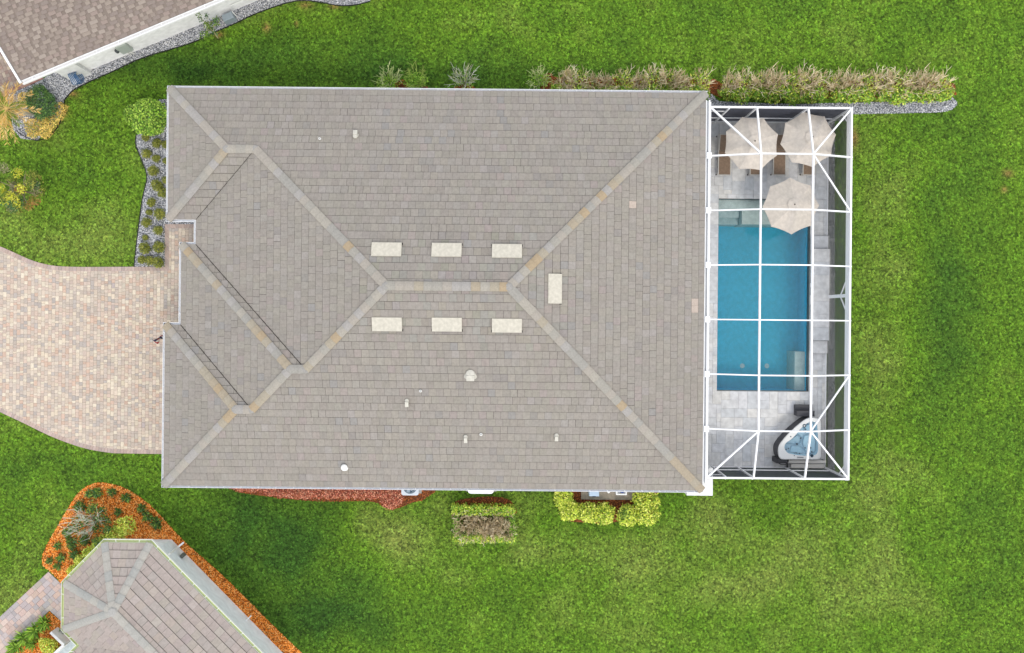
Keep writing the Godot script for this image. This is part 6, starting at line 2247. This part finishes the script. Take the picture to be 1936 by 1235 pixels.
	for q in ys:
		var o := shrub("golden_shrub", q[4], "shrub", place(q[0], q[1], 0.6, Vector3.ZERO), Vector3(q[2], 0.48, q[3]), 1000, 0.12, YELLOW, "golden shrubs round the pool equipment", false, 0.0, 0.5, 0.5)
		if q[0] == 1186:
			mb = MB.new()
			leafy(mb, Vector3(-0.12, 0.75, -0.1), Vector3(0.28, 0.25, 0.3), 220, 0.09, GREEN, false)
			put(mb.mesh(), "foliage", MAT.leaf, o)
	# the octagonal house's bed
	var small := [[125, 1007, 0.26], [132, 1026, 0.24], [109, 1033, 0.24], [142, 1050, 0.32], [115, 1055, 0.28], [92, 1061, 0.22], [107, 1072, 0.24], [160, 1022, 0.30], [184, 932, 0.34], [211, 931, 0.27], [238, 942, 0.3], [267, 961, 0.28], [278, 976, 0.32], [294, 987, 0.34], [297, 996, 0.24], [152, 957, 0.34], [168, 934, 0.26], [222, 969, 0.24], [128, 1016, 0.2], [135, 1035, 0.22]]
	var sp: Array = []
	for i in small.size():
		var q: Array = small[i]
		var o: Node3D
		if i < 4:
			o = thing("leafy_plant", "dark green leafy plant in the orange mulch of the octagonal house", "plant", Vector3.ZERO, 0.0, "small plants in the orange mulch")
			mb = MB.new()
			stems(mb, Vector3.ZERO, 6, 0.2, 0.3, 0.008, lin(90, 90, 60))
			put(mb.mesh(), "stem", MAT.bark, o)
			mb = MB.new()
			for k in 120:
				var a := rng.randf() * TAU
				var el := rng.randf_range(0.1, 1.1)
				var al := Vector3(cos(a) * cos(el), sin(el), sin(a) * cos(el))
				var b := Vector3(cos(a), 0, sin(a)) * rng.randf_range(0.0, 0.14) + Vector3(0, rng.randf_range(0.05, 0.25), 0)
				mb.leaf(b, al, (Vector3.UP + rand_dir() * 0.3).normalized(), rng.randf_range(0.10, 0.2), 0.045, scaled_color(vary(pick(DARK + GREEN), 0.25), 1.5))
			put(mb.mesh(), "foliage", MAT.leaf, o)
			sp.append(o)
		else:
			o = copy_thing(sp[i % 4], "leafy_plant")
		o.position = place(q[0], q[1], 0.2, Vector3.ZERO)
		o.rotation.y = rng.randf() * TAU
		o.scale = Vector3.ONE * q[2] / 0.27
	var gt := thing("grey_branched_tree", "small spreading tree with bare silver-grey branches in the orange mulch", "tree", at(186, 985, 0.0))
	mb = leggy_mesh(1.0, 1.25, 30, GREY, Vector3(-0.35, 0, 0.05), 1.0)
	mb.tube([Vector3.ZERO, Vector3(-0.1, 0.5, 0)], [0.05, 0.035], 7, GREY[0])
	put(mb.mesh(), "trunk", MAT.bark, gt)
	mb = MB.new()
	for k in 26:
		var a := rng.randf() * TAU
		var rr := sqrt(rng.randf_range(0.05, 1.0)) * 0.95
		leafy(mb, Vector3(cos(a) * rr - 0.1, rng.randf_range(0.5, 0.95), sin(a) * rr), Vector3(0.25, 0.15, 0.25), 70, 0.085, DARK + GREEN, false, 0.2)
	put(mb.mesh(), "crown", MAT.leaf, gt)
	var hl := [[238, 993, 0.5], [218, 1009, 0.42], [200, 1022, 0.36], [184, 1034, 0.34], [168, 1048, 0.34], [152, 1064, 0.34], [138, 1082, 0.32]]
	for i in hl.size():
		var q: Array = hl[i]
		shrub("golden_hedge_plant", "golden-leaved hedge plant in the row beside the octagonal roof", "shrub", place(q[0], q[1], 0.5, Vector3.ZERO), Vector3(0.40, 0.36, 0.36) * (q[2] / 0.38), 620, 0.085, YELLOW, "golden hedge along the octagonal roof", false, 0.0, 0.5, 0.6)
	var wp := thing("leafy_plant", "bright green leafy plant beside the paved walk of the octagonal house", "plant", Vector3.ZERO, 0.0, "plants beside the paved walk")
	mb = MB.new()
	stems(mb, Vector3.ZERO, 6, 0.2, 0.3, 0.008, lin(90, 90, 60))
	put(mb.mesh(), "stem", MAT.bark, wp)
	mb = MB.new()
	for k in 130:
		var a := rng.randf() * TAU
		var el := rng.randf_range(0.1, 1.1)
		var al := Vector3(cos(a) * cos(el), sin(el), sin(a) * cos(el))
		mb.leaf(Vector3(cos(a), 0, sin(a)) * rng.randf_range(0.0, 0.1) + Vector3(0, rng.randf_range(0.05, 0.25), 0), al, (Vector3.UP + rand_dir() * 0.3).normalized(), rng.randf_range(0.12, 0.24), 0.035, scaled_color(vary(pick(BRIGHT + GREEN), 0.25), 1.4))
	put(mb.mesh(), "foliage", MAT.leaf, wp)
	var first := true
	for q in [[84, 1178, 0.34], [66, 1192, 0.36], [46, 1206, 0.36], [30, 1222, 0.34], [60, 1218, 0.28]]:
		var o: Node3D = wp if first else copy_thing(wp, "leafy_plant")
		first = false
		o.position = place(q[0], q[1], 0.25, Vector3.ZERO)
		o.rotation.y = rng.randf() * TAU
		o.scale = Vector3.ONE * q[2] / 0.2
	var o2 := copy_thing(sp[1], "leafy_plant", "lone dark green plant between the low white wall and the octagonal eave")
	o2.set_meta("group", "")
	o2.position = place(112, 1198, 0.2, Vector3.ZERO)
	shrub("golden_hedge_plant", "golden-leaved shrub behind the low white entrance wall", "shrub", place(92, 1222, 0.4, Vector3.ZERO), Vector3(0.36, 0.35, 0.5), 800, 0.08, YELLOW, "", false, deg_to_rad(45), 0.5, 0.6)
func scaled_color(c: Color, k: float) -> Color:
	return Color(c.r * k, c.g * k, c.b * k)
